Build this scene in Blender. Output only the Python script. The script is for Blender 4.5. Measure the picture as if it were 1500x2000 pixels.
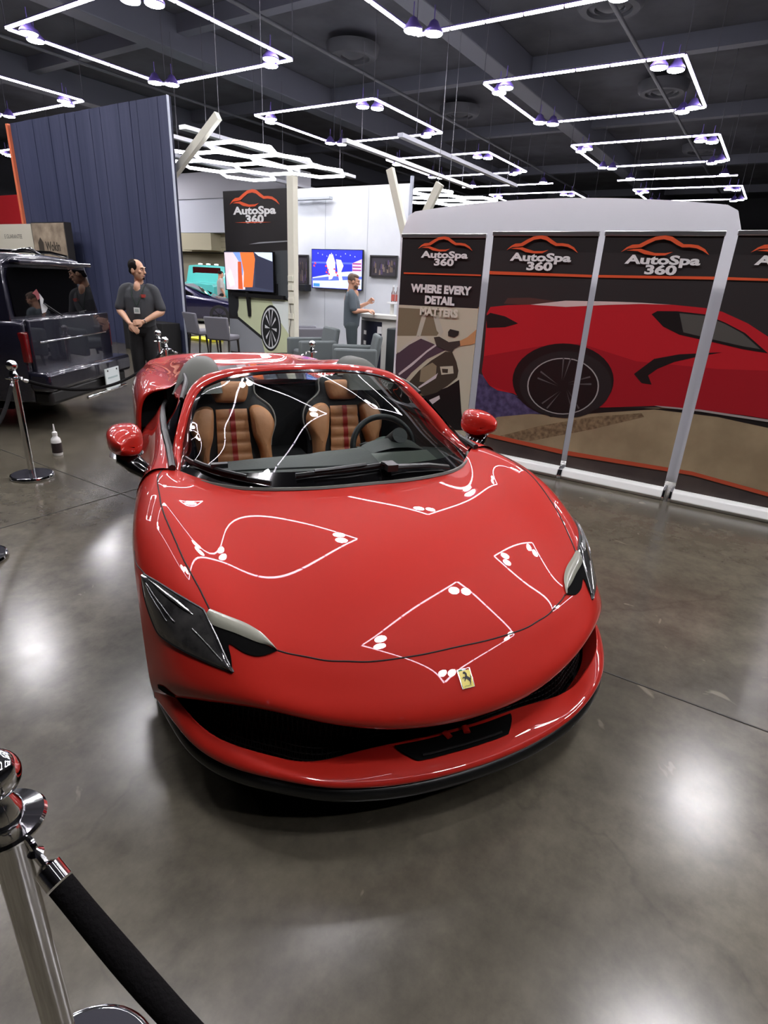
import bpy, bmesh, math, random
from math import sin, cos, pi, radians, sqrt, atan2
from mathutils import Vector, Matrix
from mathutils.bvhtree import BVHTree

for o in list(bpy.data.objects):
    bpy.data.objects.remove(o, do_unlink=True)
S = bpy.context.scene
COL = S.collection
random.seed(7)

# ------------------------------------------------------------------ camera
# The hall grid (ceiling fixtures, display walls) runs along X and Y.
CAM_H = 1.6336
YAW, PITCH, ROLL = radians(57.9207), radians(21.7894), radians(2.9198)
cd = bpy.data.cameras.new('camera')
cam = bpy.data.objects.new('camera', cd)
COL.objects.link(cam)
cd.sensor_fit = 'AUTO'
cd.sensor_width = 36.0
cd.lens = 1119.1 * 36.0 / 2000.0
cd.clip_start = 0.05
cd.clip_end = 300
_f = Vector((sin(YAW) * cos(PITCH), cos(YAW) * cos(PITCH), -sin(PITCH)))
_u = Vector((sin(YAW) * sin(PITCH), cos(YAW) * sin(PITCH), cos(PITCH)))
_r = Vector((cos(YAW), -sin(YAW), 0))
_r2 = _r * cos(ROLL) + _u * sin(ROLL)
_u2 = -_r * sin(ROLL) + _u * cos(ROLL)
m = Matrix((_r2, _u2, -_f)).transposed().to_4x4()
m.translation = Vector((0, 0, CAM_H))
cam.matrix_world = m
S.camera = cam

# ------------------------------------------------------------------ world, exposure
w = bpy.data.worlds.new('hall_air')
S.world = w
w.use_nodes = True
w.node_tree.nodes['Background'].inputs[0].default_value = (0.55, 0.6, 0.75, 1)
w.node_tree.nodes['Background'].inputs[1].default_value = 0.35
S.view_settings.view_transform = 'Standard'
S.view_settings.look = 'None'
S.view_settings.exposure = 0.38
S.view_settings.gamma = 1.0
S.cycles.max_bounces = 8
S.cycles.transparent_max_bounces = 12
S.cycles.caustics_reflective = False
S.cycles.caustics_refractive = False
S.cycles.sample_clamp_indirect = 6.0
S.cycles.use_denoising = True

LAMP_E = 135.0      # lens of a high-bay lamp
TUBE_E = 15.0      # linear tubes of the hanging frames
HEX_E = 12.0        # hexagon tubes over the booth

# large lamp light of the hall: each lamp fixture further down carries its own emitting lens

# ------------------------------------------------------------------ materials
def lin(c):
    c = c / 255.0
    return c / 12.92 if c <= 0.04045 else ((c + 0.055) / 1.055) ** 2.4
def rgb(r, g, b):
    return (lin(r), lin(g), lin(b), 1.0)
MATS = {}
def mat(name, col, rough=0.5, metal=0.0, coat=0.0, emit=0.0, spec=0.5, noise=None, bump=None, alpha=None):
    if name in MATS:
        return MATS[name]
    M = bpy.data.materials.new(name)
    M.use_nodes = True
    nt = M.node_tree
    b = nt.nodes['Principled BSDF']
    b.inputs['Base Color'].default_value = col
    b.inputs['Roughness'].default_value = rough
    b.inputs['Metallic'].default_value = metal
    b.inputs['Coat Weight'].default_value = coat
    b.inputs['Coat Roughness'].default_value = 0.015
    b.inputs['Specular IOR Level'].default_value = spec
    if emit:
        b.inputs['Emission Color'].default_value = col
        b.inputs['Emission Strength'].default_value = emit
    if noise or bump:
        tc = nt.nodes.new('ShaderNodeTexCoord')
    if noise:                       # (scale, colour 2)
        n = nt.nodes.new('ShaderNodeTexNoise')
        n.inputs['Scale'].default_value = noise[0]
        n.inputs['Detail'].default_value = 6
        r = nt.nodes.new('ShaderNodeValToRGB')
        r.color_ramp.elements[0].position = 0.35
        r.color_ramp.elements[1].position = 0.68
        r.color_ramp.elements[0].color = col
        r.color_ramp.elements[1].color = noise[1]
        nt.links.new(tc.outputs['Object'], n.inputs['Vector'])
        nt.links.new(n.outputs['Fac'], r.inputs[0])
        nt.links.new(r.outputs[0], b.inputs['Base Color'])
    if bump:                        # (scale, strength)
        n = nt.nodes.new('ShaderNodeTexNoise')
        n.inputs['Scale'].default_value = bump[0]
        n.inputs['Detail'].default_value = 4
        bp = nt.nodes.new('ShaderNodeBump')
        bp.inputs['Strength'].default_value = bump[1]
        bp.inputs['Distance'].default_value = 0.01
        nt.links.new(tc.outputs['Object'], n.inputs['Vector'])
        nt.links.new(n.outputs['Fac'], bp.inputs['Height'])
        nt.links.new(bp.outputs['Normal'], b.inputs['Normal'])
    MATS[name] = M
    return M

def glass_mat(name, tint, reflect=1.0, ior=1.5):
    """thin pane: see-through, with a fresnel mirror on top"""
    M = bpy.data.materials.new(name)
    M.use_nodes = True
    nt = M.node_tree
    nt.nodes.remove(nt.nodes['Principled BSDF'])
    out = nt.nodes['Material Output']
    t = nt.nodes.new('ShaderNodeBsdfTransparent')
    t.inputs[0].default_value = tint
    g = nt.nodes.new('ShaderNodeBsdfGlossy')
    g.inputs['Roughness'].default_value = 0.01
    f = nt.nodes.new('ShaderNodeFresnel')
    f.inputs['IOR'].default_value = ior
    mx = nt.nodes.new('ShaderNodeMixShader')
    nt.links.new(f.outputs[0], mx.inputs[0])
    nt.links.new(t.outputs[0], mx.inputs[1])
    nt.links.new(g.outputs[0], mx.inputs[2])
    nt.links.new(mx.outputs[0], out.inputs[0])
    MATS[name] = M
    return M

BLACK = mat('black_plastic', rgb(16, 16, 17), 0.45)
GLOSSBLK = mat('gloss_black', rgb(8, 8, 9), 0.12, coat=0.6)
CHROME = mat('chrome', (0.78, 0.78, 0.79, 1), 0.06, 1.0)
WHITE = mat('white_paint', rgb(228, 230, 233), 0.5)
RED = mat('red_car_paint', (0.43, 0.019, 0.012, 1), 0.5, coat=1.0, spec=0.1)
ALU = mat('brushed_aluminium', (0.72, 0.72, 0.73, 1), 0.3, 1.0)

# ------------------------------------------------------------------ mesh helpers
class MB:
    def __init__(self):
        self.v = []
        self.f = []
        self.mi = []
        self.mats = []
    def m(self, mt):
        if mt not in self.mats:
            self.mats.append(mt)
        return self.mats.index(mt)
    def add(self, vs, fs, mt, xf=None):
        k = self.m(mt)
        n = len(self.v)
        for p in vs:
            p = Vector(p)
            self.v.append(xf @ p if xf else p)
        for f in fs:
            self.f.append([n + i for i in f])
            self.mi.append(k)
        return self
    def box(self, c, s, mt, xf=None):
        x, y, z = s[0] / 2, s[1] / 2, s[2] / 2
        vs = [(c[0] + i * x, c[1] + j * y, c[2] + k * z) for i in (-1, 1) for j in (-1, 1) for k in (-1, 1)]
        fs = [(0, 1, 3, 2), (4, 6, 7, 5), (0, 4, 5, 1), (2, 3, 7, 6), (0, 2, 6, 4), (1, 5, 7, 3)]
        return self.add(vs, fs, mt, xf)
    def grid(self, rows, mt, close_u=False, xf=None, flip=False):
        R, Cn = len(rows), len(rows[0])
        vs = [p for r in rows for p in r]
        fs = []
        for i in range(R - 1):
            for j in range(Cn if close_u else Cn - 1):
                a, b = i * Cn + j, i * Cn + (j + 1) % Cn
                q = (a, b, b + Cn, a + Cn)
                fs.append(q[::-1] if flip else q)
        return self.add(vs, fs, mt, xf)
    def tube(self, pts, r, mt, n=10, caps=True, xf=None, flat=1.0):
        pts = [Vector(p) for p in pts]
        rr = r if isinstance(r, (list, tuple)) else [r] * len(pts)
        rows = []
        up = Vector((0, 0, 1))
        prev = None
        for i, p in enumerate(pts):
            d = (pts[min(i + 1, len(pts) - 1)] - pts[max(i - 1, 0)]).normalized()
            if prev is None:
                a = d.cross(up)
                if a.length < 1e-3:
                    a = d.cross(Vector((1, 0, 0)))
                a.normalize()
            else:
                a = (prev - d * prev.dot(d)).normalized()
            prev = a
            b = d.cross(a)
            rows.append([p + (a * cos(2 * pi * k / n) + b * flat * sin(2 * pi * k / n)) * rr[i] for k in range(n)])
        self.grid(rows, mt, True, xf)
        if caps:
            for r_, fl in ((rows[0], True), (rows[-1], False)):
                self.add(r_, [tuple(range(n))[::-1] if fl else tuple(range(n))], mt, xf)
        return self
    def lathe(self, prof, mt, c=(0, 0, 0), n=32, axis='Z', xf=None, caps=True):
        rows = []
        for r, h in prof:
            row = []
            for k in range(n):
                a = 2 * pi * k / n
                p = (r * cos(a), r * sin(a), h)
                if axis == 'Y':
                    p = (p[0], p[2], p[1])
                if axis == 'X':
                    p = (p[2], p[0], p[1])
                row.append((c[0] + p[0], c[1] + p[1], c[2] + p[2]))
            rows.append(row)
        self.grid(rows, mt, True, xf)
        for r_, k in ((rows[0], 0), (rows[-1], 1)):
            if caps and prof[0 if k == 0 else -1][0] > 1e-4:
                self.add(r_, [tuple(range(n)) if k else tuple(range(n))[::-1]], mt, xf)
        return self
    def prism(self, poly, mt, fn, t):
        """poly of 2-D points mapped by fn(a, b, depth) and given thickness t"""
        n = len(poly)
        vs = [fn(a, b, 0) for a, b in poly] + [fn(a, b, t) for a, b in poly]
        fs = [tuple(range(n))[::-1], tuple(range(n, 2 * n))] + [(i, (i + 1) % n, n + (i + 1) % n, n + i) for i in range(n)]
        return self.add(vs, fs, mt)
    def build(self, name, parent=None, smooth=True, bevel=0.0, sub=0, loc=None, angle=40, weld=True):
        me = bpy.data.meshes.new(name)
        me.from_pydata([tuple(p) for p in self.v], [], self.f)
        for mt in self.mats:
            me.materials.append(mt)
        me.polygons.foreach_set('material_index', self.mi)
        bm = bmesh.new()
        bm.from_mesh(me)
        if weld:
            bmesh.ops.remove_doubles(bm, verts=bm.verts, dist=2e-5)
        bmesh.ops.recalc_face_normals(bm, faces=bm.faces)
        bm.to_mesh(me)
        bm.free()
        if smooth:
            me.polygons.foreach_set('use_smooth', [True] * len(me.polygons))
            if angle:
                me.set_sharp_from_angle(angle=radians(angle))
        o = bpy.data.objects.new(name, me)
        COL.objects.link(o)
        if loc is not None:
            o.location = loc
        if parent:
            o.parent = parent
        if bevel:
            b = o.modifiers.new('edge', 'BEVEL')
            b.width = bevel
            b.segments = 2
            b.limit_method = 'ANGLE'
            b.angle_limit = radians(35)
        if sub:
            s = o.modifiers.new('smooth', 'SUBSURF')
            s.levels = s.render_levels = sub
        return o

def tag(o, label, cat, group=None, kind=None):
    o['label'] = label
    o['category'] = cat
    if group:
        o['group'] = group
    if kind:
        o['kind'] = kind
    return o
def empty(name, loc, rz=0.0):
    o = bpy.data.objects.new(name, None)
    COL.objects.link(o)
    o.location = loc
    o.rotation_euler = (0, 0, rz)
    o.empty_display_size = 0.1
    return o
def thing(name, label, cat, loc, rz=0.0, group=None):
    return tag(empty(name, loc, rz), label, cat, group)
def struct(o):
    o['kind'] = 'structure'
    return o
def copy_tree(src, loc, rz=None, label=None):
    r = src.copy()
    COL.objects.link(r)
    r.location = loc
    if rz is not None:
        r.rotation_euler = (0, 0, rz)
    if label:
        r['label'] = label
    for ch in list(src.children):
        c = ch.copy()
        COL.objects.link(c)
        c.parent = r
        for g in list(ch.children):
            d = g.copy()
            COL.objects.link(d)
            d.parent = c
    return r

def spline(pts, n):
    """Catmull-Rom through pts, n samples"""
    P = [Vector(p) for p in pts]
    P = [P[0] * 2 - P[1]] + P + [P[-1] * 2 - P[-2]]
    out = []
    m_ = len(P) - 3
    for i in range(n):
        t = i / (n - 1) * m_
        k = min(int(t), m_ - 1)
        t -= k
        a, b, c, d = P[k:k + 4]
        out.append(0.5 * ((2 * b) + (c - a) * t + (2 * a - 5 * b + 4 * c - d) * t * t + (3 * b - a - 3 * c + d) * t ** 3))
    return out

def text_mesh(body, size, mt, fn, name, parent, bold=0.0, sx=1.0, depth=0.001, align='CENTER', font_shear=0.0):
    """lettering laid on a surface: fn(a, b, d) maps text plane to place"""
    cu = bpy.data.curves.new('lettering', 'FONT')
    cu.body = body
    cu.size = size
    cu.align_x = align
    cu.offset = bold
    cu.shear = font_shear
    cu.resolution_u = 3
    cu.extrude = 0.0
    ob = bpy.data.objects.new('lettering', cu)
    COL.objects.link(ob)
    dg = bpy.context.evaluated_depsgraph_get()
    me0 = bpy.data.meshes.new_from_object(ob.evaluated_get(dg))
    b = MB()
    b.add([fn(v.co.x * sx, v.co.y, depth) for v in me0.vertices], [tuple(p.vertices) for p in me0.polygons], mt)
    bpy.data.objects.remove(ob, do_unlink=True)
    bpy.data.curves.remove(cu)
    bpy.data.meshes.remove(me0)
    if parent is None and name is None:
        return b
    return b.build(name, parent, smooth=False)
# ------------------------------------------------------------------ floor: polished concrete slabs with saw-cut joints
def concrete():
    M = bpy.data.materials.new('polished_concrete')
    M.use_nodes = True
    nt = M.node_tree
    N, L = nt.nodes, nt.links
    b = N['Principled BSDF']
    tc = N.new('ShaderNodeTexCoord')
    n1 = N.new('ShaderNodeTexNoise'); n1.inputs['Scale'].default_value = 0.9; n1.inputs['Detail'].default_value = 9; n1.inputs['Roughness'].default_value = 0.62
    n2 = N.new('ShaderNodeTexNoise'); n2.inputs['Scale'].default_value = 6.5; n2.inputs['Detail'].default_value = 10; n2.inputs['Roughness'].default_value = 0.7
    L.new(tc.outputs['Object'], n1.inputs['Vector']); L.new(tc.outputs['Object'], n2.inputs['Vector'])
    r1 = N.new('ShaderNodeValToRGB')
    r1.color_ramp.elements[0].position = 0.3; r1.color_ramp.elements[0].color = rgb(64, 60, 52)
    r1.color_ramp.elements[1].position = 0.72; r1.color_ramp.elements[1].color = rgb(100, 95, 83)
    L.new(n1.outputs['Fac'], r1.inputs[0])
    r2 = N.new('ShaderNodeValToRGB')
    r2.color_ramp.elements[0].position = 0.32; r2.color_ramp.elements[0].color = (0.70, 0.70, 0.70, 1)
    r2.color_ramp.elements[1].position = 0.75; r2.color_ramp.elements[1].color = (1.25, 1.25, 1.22, 1)
    L.new(n2.outputs['Fac'], r2.inputs[0])
    mx = N.new('ShaderNodeMix'); mx.data_type = 'RGBA'; mx.blend_type = 'MULTIPLY'; mx.inputs[0].default_value = 1.0
    L.new(r1.outputs[0], mx.inputs[6]); L.new(r2.outputs[0], mx.inputs[7])
    # pale scuffs
    n3 = N.new('ShaderNodeTexNoise'); n3.inputs['Scale'].default_value = 2.6; n3.inputs['Detail'].default_value = 3; n3.inputs['Distortion'].default_value = 2.5
    L.new(tc.outputs['Object'], n3.inputs['Vector'])
    r3 = N.new('ShaderNodeValToRGB')
    r3.color_ramp.elements[0].position = 0.70; r3.color_ramp.elements[0].color = (0, 0, 0, 1)
    r3.color_ramp.elements[1].position = 0.74; r3.color_ramp.elements[1].color = (0.3, 0.3, 0.3, 1)
    L.new(n3.outputs['Fac'], r3.inputs[0])
    mx2 = N.new('ShaderNodeMix'); mx2.data_type = 'RGBA'
    L.new(r3.outputs[0], mx2.inputs[0]); L.new(mx.outputs[2], mx2.inputs[6]); mx2.inputs[7].default_value = rgb(150, 143, 128)
    # thin dark cracks
    vo = N.new('ShaderNodeTexVoronoi'); vo.feature = 'DISTANCE_TO_EDGE'; vo.inputs['Scale'].default_value = 0.55
    wn = N.new('ShaderNodeTexNoise'); wn.inputs['Scale'].default_value = 2.2; wn.inputs['Detail'].default_value = 5
    L.new(tc.outputs['Object'], wn.inputs['Vector'])
    ad = N.new('ShaderNodeMix'); ad.data_type = 'VECTOR'; ad.inputs[0].default_value = 0.28
    L.new(tc.outputs['Object'], ad.inputs[4]); L.new(wn.outputs['Color'], ad.inputs[5])
    L.new(ad.outputs[1], vo.inputs['Vector'])
    r4 = N.new('ShaderNodeValToRGB')
    r4.color_ramp.elements[0].position = 0.0; r4.color_ramp.elements[0].color = (0.86, 0.86, 0.86, 1)
    r4.color_ramp.elements[1].position = 0.004; r4.color_ramp.elements[1].color = (1, 1, 1, 1)
    L.new(vo.outputs['Distance'], r4.inputs[0])
    mx3 = N.new('ShaderNodeMix'); mx3.data_type = 'RGBA'; mx3.blend_type = 'MULTIPLY'; mx3.inputs[0].default_value = 1.0
    L.new(mx2.outputs[2], mx3.inputs[6]); L.new(r4.outputs[0], mx3.inputs[7])
    L.new(mx3.outputs[2], b.inputs['Base Color'])
    rr = N.new('ShaderNodeMapRange'); rr.inputs['To Min'].default_value = 0.15; rr.inputs['To Max'].default_value = 0.27
    L.new(n2.outputs['Fac'], rr.inputs['Value']); L.new(rr.outputs[0], b.inputs['Roughness'])
    b.inputs['Specular IOR Level'].default_value = 0.55
    bp = N.new('ShaderNodeBump'); bp.inputs['Strength'].default_value = 0.06; bp.inputs['Distance'].default_value = 0.004
    L.new(n2.outputs['Fac'], bp.inputs['Height']); L.new(bp.outputs[0], b.inputs['Normal'])
    return M
b = MB()
b.add([(-25, -25, 0), (70, -25, 0), (70, 60, 0), (-25, 60, 0)], [(0, 1, 2, 3)], concrete())
struct(b.build('floor', smooth=False))
JOINT = mat('floor_joint', rgb(38, 35, 31), 0.7)
b = MB()
for u in (2.45, 8.55, -3.65, 14.65):
    b.box((u, 10, 0.0012), (0.008, 60, 0.002), JOINT)
for v in (3.98, -2.1, 10.1, 16.2):
    b.box((15, v, 0.0012), (60, 0.008, 0.002), JOINT)
struct(b.build('trim_1', smooth=False))

# ------------------------------------------------------------------ ceiling: black deck with ducts, beams and diffusers
CEIL = mat('black_ceiling', rgb(66, 67, 74), 0.85, noise=(0.7, rgb(84, 86, 94)))
DUCT = mat('dark_duct', rgb(92, 95, 106), 0.6)
b = MB()
b.add([(-25, -25, 9.6), (70, -25, 9.6), (70, 60, 9.6), (-25, 60, 9.6)], [(3, 2, 1, 0)], CEIL)
struct(b.build('ceiling', smooth=False))
b = MB()
for v in (-8.5, 0.9, 10.2, 19.6, 29.0):
    b.box((20, v, 9.1), (90, 0.75, 1.0), DUCT)
struct(b.build('trim_2', smooth=False, bevel=0.03))
b = MB()
for u in (-2, 7.6, 16.2, 24.6, 33, 44, 55):
    b.box((u, 15, 9.35), (0.4, 80, 0.5), DUCT)
struct(b.build('trim_3', smooth=False))
PIPE = mat('dark_pipe', rgb(88, 90, 96), 0.5)
for i, (v, z) in enumerate(((5.6, 8.7), (14.9, 8.75), (-4, 8.7), (24, 8.7))):
    b = MB()
    b.tube([(-20, v, z), (70, v, z)], 0.06, PIPE, 10)
    tag(b.build('ceiling_pipe'), ['dark pipe along the ceiling above the near row of light frames',
        'dark pipe along the ceiling above the far left row of light frames', 'dark ceiling pipe out to the right of the hall',
        'dark ceiling pipe furthest left behind the blue wall'][i], 'pipe')
b0 = None
DIFF = mat('diffuser_grey', rgb(64, 66, 72), 0.6)
spots = [(11.9, 15.2), (20.1, 6.0), (20.1, 14.9), (28.3, 5.9), (28.3, 14.7), (3.3, 6), (39.5, 5.7)]
for i, (u, v) in enumerate(spots):
    if b0 is None:
        b = MB()
        b.lathe([(0.95, 0.35), (0.9, 0.1), (0.8, 0.0), (0.62, 0.0), (0.6, 0.08), (0.42, 0.02), (0.4, 0.1), (0.2, 0.0), (0.001, 0.0)], DIFF, n=40)
        b0 = b.build('ceiling_diffuser', loc=(u, v, 9.0))
        o = b0
    else:
        o = b0.copy()
        COL.objects.link(o)
        o.location = (u, v, 9.0)
    tag(o, 'round dark air diffuser under the black ceiling inside ' +
        ['the upper left light frame', 'the large right light frame', 'the centre light frame', 'the second right light frame', 'the small centre light frame', 'the frame straight above the red car', 'the furthest light frame'][i],
        'air diffuser', 'round ceiling diffusers')

# ------------------------------------------------------------------ hanging light frames
LENS = mat('lamp_lens', (1.0, 0.97, 0.99, 1), 0.4, emit=LAMP_E)
TUBE = mat('light_tube', (0.96, 0.90, 1.0, 1), 0.4, emit=TUBE_E)  # faint lavender imitates the purple fringe along the tubes
HOUS = mat('housing_purple_fringe', rgb(95, 80, 150), 0.4)  # violet put into the housing colour for the purple glow round the lamps
ROD = mat('hanger_rod', rgb(90, 90, 98), 0.5)
Z = 7.0
def tube_mesh(n, length):
    b = MB()
    seg = length / n
    for k in range(n):
        b.box((0, -length / 2 + (k + 0.5) * seg, 0), (0.058, seg - 0.05, 0.045), TUBE)
        b.box((0, -length / 2 + (k + 0.5) * seg, 0.035), (0.07, seg, 0.025), HOUS)
    return b
def lamp_obj(name, parent, loc):
    b = MB()
    b.lathe([(0.205, -0.02), (0.215, 0.0), (0.205, 0.04), (0.13, 0.12), (0.09, 0.2), (0.03, 0.24), (0.012, 0.24), (0.012, 0.5)], HOUS, n=24)
    o = b.build(name, parent, loc=loc)
    b = MB()
    b.lathe([(0.2, -0.02), (0.19, -0.035), (0.001, -0.04)], LENS, n=24)
    b.build('lens', o)
    return o
LU, LV = 4.65, 5.2
fr = thing('ceiling_light', '', 'ceiling light', (0, 0, Z))
for sx in (-1, 1):
    b = tube_mesh(6, LV)
    b.build('tube', fr, smooth=False, loc=(sx * LU / 2, 0, 0))
for sy in (-1, 1):
    b = tube_mesh(5, LU - 0.06)
    o = b.build('tube', fr, smooth=False, loc=(0, sy * LV / 2, 0))
    o.rotation_euler = (0, 0, pi / 2)
lamp0 = None
for sx in (-1, 1):
    for sy in (-1, 1):
        cx, cy = sx * (LU / 2 - 0.4), sy * (LV / 2 - 0.42)
        for q in (-1, 1):
            dx, dy = 0.17 * q * sx, -0.17 * q * sy
            if lamp0 is None:
                lamp0 = lamp_obj('high_bay_lamp', fr, (cx + dx, cy + dy, -0.1))
            else:
                c = lamp0.copy(); COL.objects.link(c); c.parent = fr; c.location = (cx + dx, cy + dy, -0.1)
                d = lamp0.children[0].copy(); COL.objects.link(d); d.parent = c
        b = MB()
        b.tube([(sx * LU / 2, sy * LV / 2, 0), (sx * LU / 2, sy * LV / 2, 2.6)], 0.012, ROD, 6)
        b.build('hanger', fr)
frames = [
    (11.75, 15.0, 'large glowing light frame at the upper left, above the blue wall'),
    (11.75, 6.0, 'glowing light frame cut by the top edge, above the red car'),
    (20.1, 5.95, 'largest whole light frame at upper right, above the banners'),
    (20.1, 14.9, 'light frame in the upper middle, left of the hexagon lights'),
    (28.3, 5.85, 'second light frame down on the right side'),
    (28.35, 14.6, 'small light frame above the white booth wall'),
    (39.5, 5.7, 'small far light frame low at the right, above the white display'),
    (39.5, 14.2, 'small far light frame just over the top of the white display'),
    (11.75, 24.6, 'light frame corner at the left edge over the blue wall'),
    (3.3, 6.0, 'light frame straight over the red car, seen mirrored in its hood'),
    (3.3, 15.0, 'light frame over the dark wagon'),
    (3.3, -3.1, 'light frame over the floor right of the red car'),
    (11.75, -3.1, 'light frame over the banners to the right'),
    (20.1, -3.1, 'far light frame off to the right'),
    (11.75, 33.5, 'light frame at the left edge beyond the orange strip, nearest'),
    (20.1, 33.5, 'light frame at the left edge beyond the orange strip, farther'),
    (28.3, 42.3, 'light frame at the left edge beyond the orange strip, farthest'),
]
for i, (u, v, lb) in enumerate(frames):
    if i == 0:
        fr.location = (u, v, Z); fr['label'] = lb; fr['group'] = 'rectangular light frames hung from the ceiling'
    else:
        copy_tree(fr, (u, v, Z), label=lb)
# single straight tubes with a lamp at each end
sl = None
for v, lb in ((5.8, 'straight tube light with two lamps, right, above the far frame'), (14.5, 'straight tube light with two lamps, centre, above the white display')):
    if sl is None:
        sl = thing('linear_light', lb, 'ceiling light', (34.2, v, Z), 0, 'straight tube lights')
        tube_mesh(6, 5.4).build('tube', sl, smooth=False)
        for q in (-1, 1):
            c = lamp0.copy(); COL.objects.link(c); c.parent = sl; c.location = (0.1, q * 2.1, 0.1)
            d = lamp0.children[0].copy(); COL.objects.link(d); d.parent = c
            b = MB(); b.tube([(0, q * 2.0, 0), (0, q * 2.0, 2.6)], 0.012, ROD, 6); b.build('hanger', sl)
    else:
        copy_tree(sl, (34.2, v, Z), label=lb)
# ------------------------------------------------------------------ flat printed art, metres on the banner line (across, up)
A_BODY = [(2.305, 1.411), (2.277, 1.469), (2.109, 1.495), (1.894, 1.512), (1.708, 1.514), (1.574, 1.52), (1.236, 1.556), (0.959, 1.578), (0.73, 1.579), (0.492, 1.569), (0.366, 1.549), (0.179, 1.478), (0.027, 1.395), (-0.165, 1.271), (-0.292, 0.789), (-0.124, 0.801), (0.047, 0.799), (0.351, 0.793), (0.695, 0.775), (1.078, 0.704), (1.429, 0.651), (1.767, 0.653), (1.946, 0.708), (2.108, 0.715), (2.197, 0.752), (2.268, 0.828), (2.293, 0.874), (2.289, 1.019), (2.296, 1.252)]
A_SHADE = [(2.289, 1.019), (1.747, 1.164), (1.389, 1.219), (0.906, 1.12), (0.301, 1.126), (-0.193, 1.164), (-0.292, 0.789), (0.047, 0.799), (0.695, 0.775), (1.429, 0.651), (1.946, 0.708), (2.197, 0.752), (2.293, 0.874)]
A_WIN = [(0.865, 1.498), (0.828, 1.525), (0.683, 1.533), (0.482, 1.523), (0.331, 1.474), (0.179, 1.408), (-0.003, 1.277), (0.167, 1.29), (0.364, 1.321), (0.626, 1.358), (0.76, 1.411)]
A_GLASS = [(0.662, 1.519), (0.479, 1.512), (0.328, 1.463), (0.194, 1.403), (0.052, 1.301), (0.172, 1.312), (0.369, 1.341), (0.603, 1.379)]
A_VENT = [(0.906, 1.015), (0.774, 1.154), (0.594, 1.209), (0.296, 1.255), (0.446, 1.209), (0.618, 1.147), (0.734, 1.077), (0.793, 1.016), (0.751, 0.946), (0.831, 0.948)]
A_TAIL = [(2.308, 1.389), (2.27, 1.418), (2.121, 1.397), (1.985, 1.344), (2.108, 1.301), (2.289, 1.28)]
A_EDGE = [(1.894, 1.512), (1.581, 1.563), (1.158, 1.578), (0.96, 1.581), (0.73, 1.579), (0.958, 1.572), (1.235, 1.548), (1.572, 1.512)]
A_SPOIL = [(2.117, 1.556), (1.903, 1.571), (1.623, 1.55), (1.443, 1.53), (1.573, 1.518), (1.893, 1.507), (2.148, 1.506)]
A_ARCH = [(1.058, 0.943), (1.054, 0.894), (1.06, 0.844), (1.077, 0.795), (1.104, 0.748), (1.14, 0.703), (1.186, 0.663), (1.239, 0.627), (1.3, 0.597), (1.367, 0.574), (1.437, 0.559), (1.51, 0.551), (1.584, 0.552), (1.656, 0.562), (1.725, 0.58), (1.788, 0.606), (1.845, 0.64), (1.892, 0.681), (1.929, 0.726), (1.954, 0.776), (1.968, 0.829), (1.969, 0.883), (1.958, 0.937), (1.935, 0.989), (1.902, 1.037), (1.858, 1.082), (1.806, 1.121), (1.747, 1.153), (1.682, 1.179), (1.614, 1.197), (1.544, 1.207), (1.474, 1.21), (1.405, 1.205), (1.339, 1.192), (1.277, 1.172), (1.221, 1.146), (1.171, 1.114), (1.13, 1.077), (1.096, 1.035), (1.072, 0.99)]
A_TYRE = [(1.068, 0.905), (1.064, 0.86), (1.07, 0.815), (1.085, 0.77), (1.11, 0.727), (1.143, 0.687), (1.185, 0.65), (1.233, 0.618), (1.289, 0.59), (1.349, 0.57), (1.413, 0.555), (1.479, 0.549), (1.546, 0.549), (1.611, 0.558), (1.673, 0.574), (1.731, 0.598), (1.781, 0.628), (1.824, 0.665), (1.857, 0.706), (1.881, 0.751), (1.893, 0.798), (1.894, 0.847), (1.884, 0.896), (1.864, 0.943), (1.834, 0.987), (1.795, 1.027), (1.748, 1.063), (1.694, 1.092), (1.636, 1.116), (1.574, 1.133), (1.511, 1.143), (1.447, 1.145), (1.384, 1.141), (1.324, 1.13), (1.268, 1.113), (1.216, 1.089), (1.171, 1.06), (1.133, 1.027), (1.103, 0.989), (1.081, 0.948)]
A_RIMC = [(1.483, 0.838)]
A_RIM = [(1.171, 0.878), (1.168, 0.84), (1.172, 0.801), (1.184, 0.763), (1.203, 0.727), (1.229, 0.693), (1.262, 0.661), (1.3, 0.634), (1.344, 0.612), (1.391, 0.595), (1.441, 0.584), (1.493, 0.579), (1.545, 0.581), (1.596, 0.589), (1.645, 0.603), (1.689, 0.624), (1.729, 0.65), (1.762, 0.681), (1.789, 0.716), (1.807, 0.754), (1.817, 0.794), (1.819, 0.835), (1.812, 0.876), (1.797, 0.915), (1.774, 0.953), (1.744, 0.987), (1.708, 1.017), (1.667, 1.042), (1.622, 1.062), (1.574, 1.076), (1.524, 1.084), (1.474, 1.086), (1.424, 1.083), (1.376, 1.073), (1.331, 1.058), (1.291, 1.037), (1.254, 1.012), (1.224, 0.983), (1.199, 0.951), (1.181, 0.916)]
A_GROUND = [(2.318, 0.446), (2.107, 0.499), (1.417, 0.576), (1.096, 0.684), (0.596, 0.777), (-0.295, 0.776), (-0.449, 0.19), (-0.274, 0.211), (0.288, 0.259), (1.013, 0.239), (1.336, 0.237), (2.077, 0.267), (2.299, 0.28)]
A_PURP = [(2.367, 0.865), (2.278, 0.839), (2.196, 0.744), (1.945, 0.7), (1.766, 0.649), (1.418, 0.588), (1.75, 0.54), (2.075, 0.459), (2.301, 0.293)]
A_SHAD = [(1.922, 0.679), (1.554, 0.542), (1.07, 0.661), (0.689, 0.746), (0.214, 0.757), (-0.312, 0.714), (-0.292, 0.789), (0.351, 0.793), (1.078, 0.709)]
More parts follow.
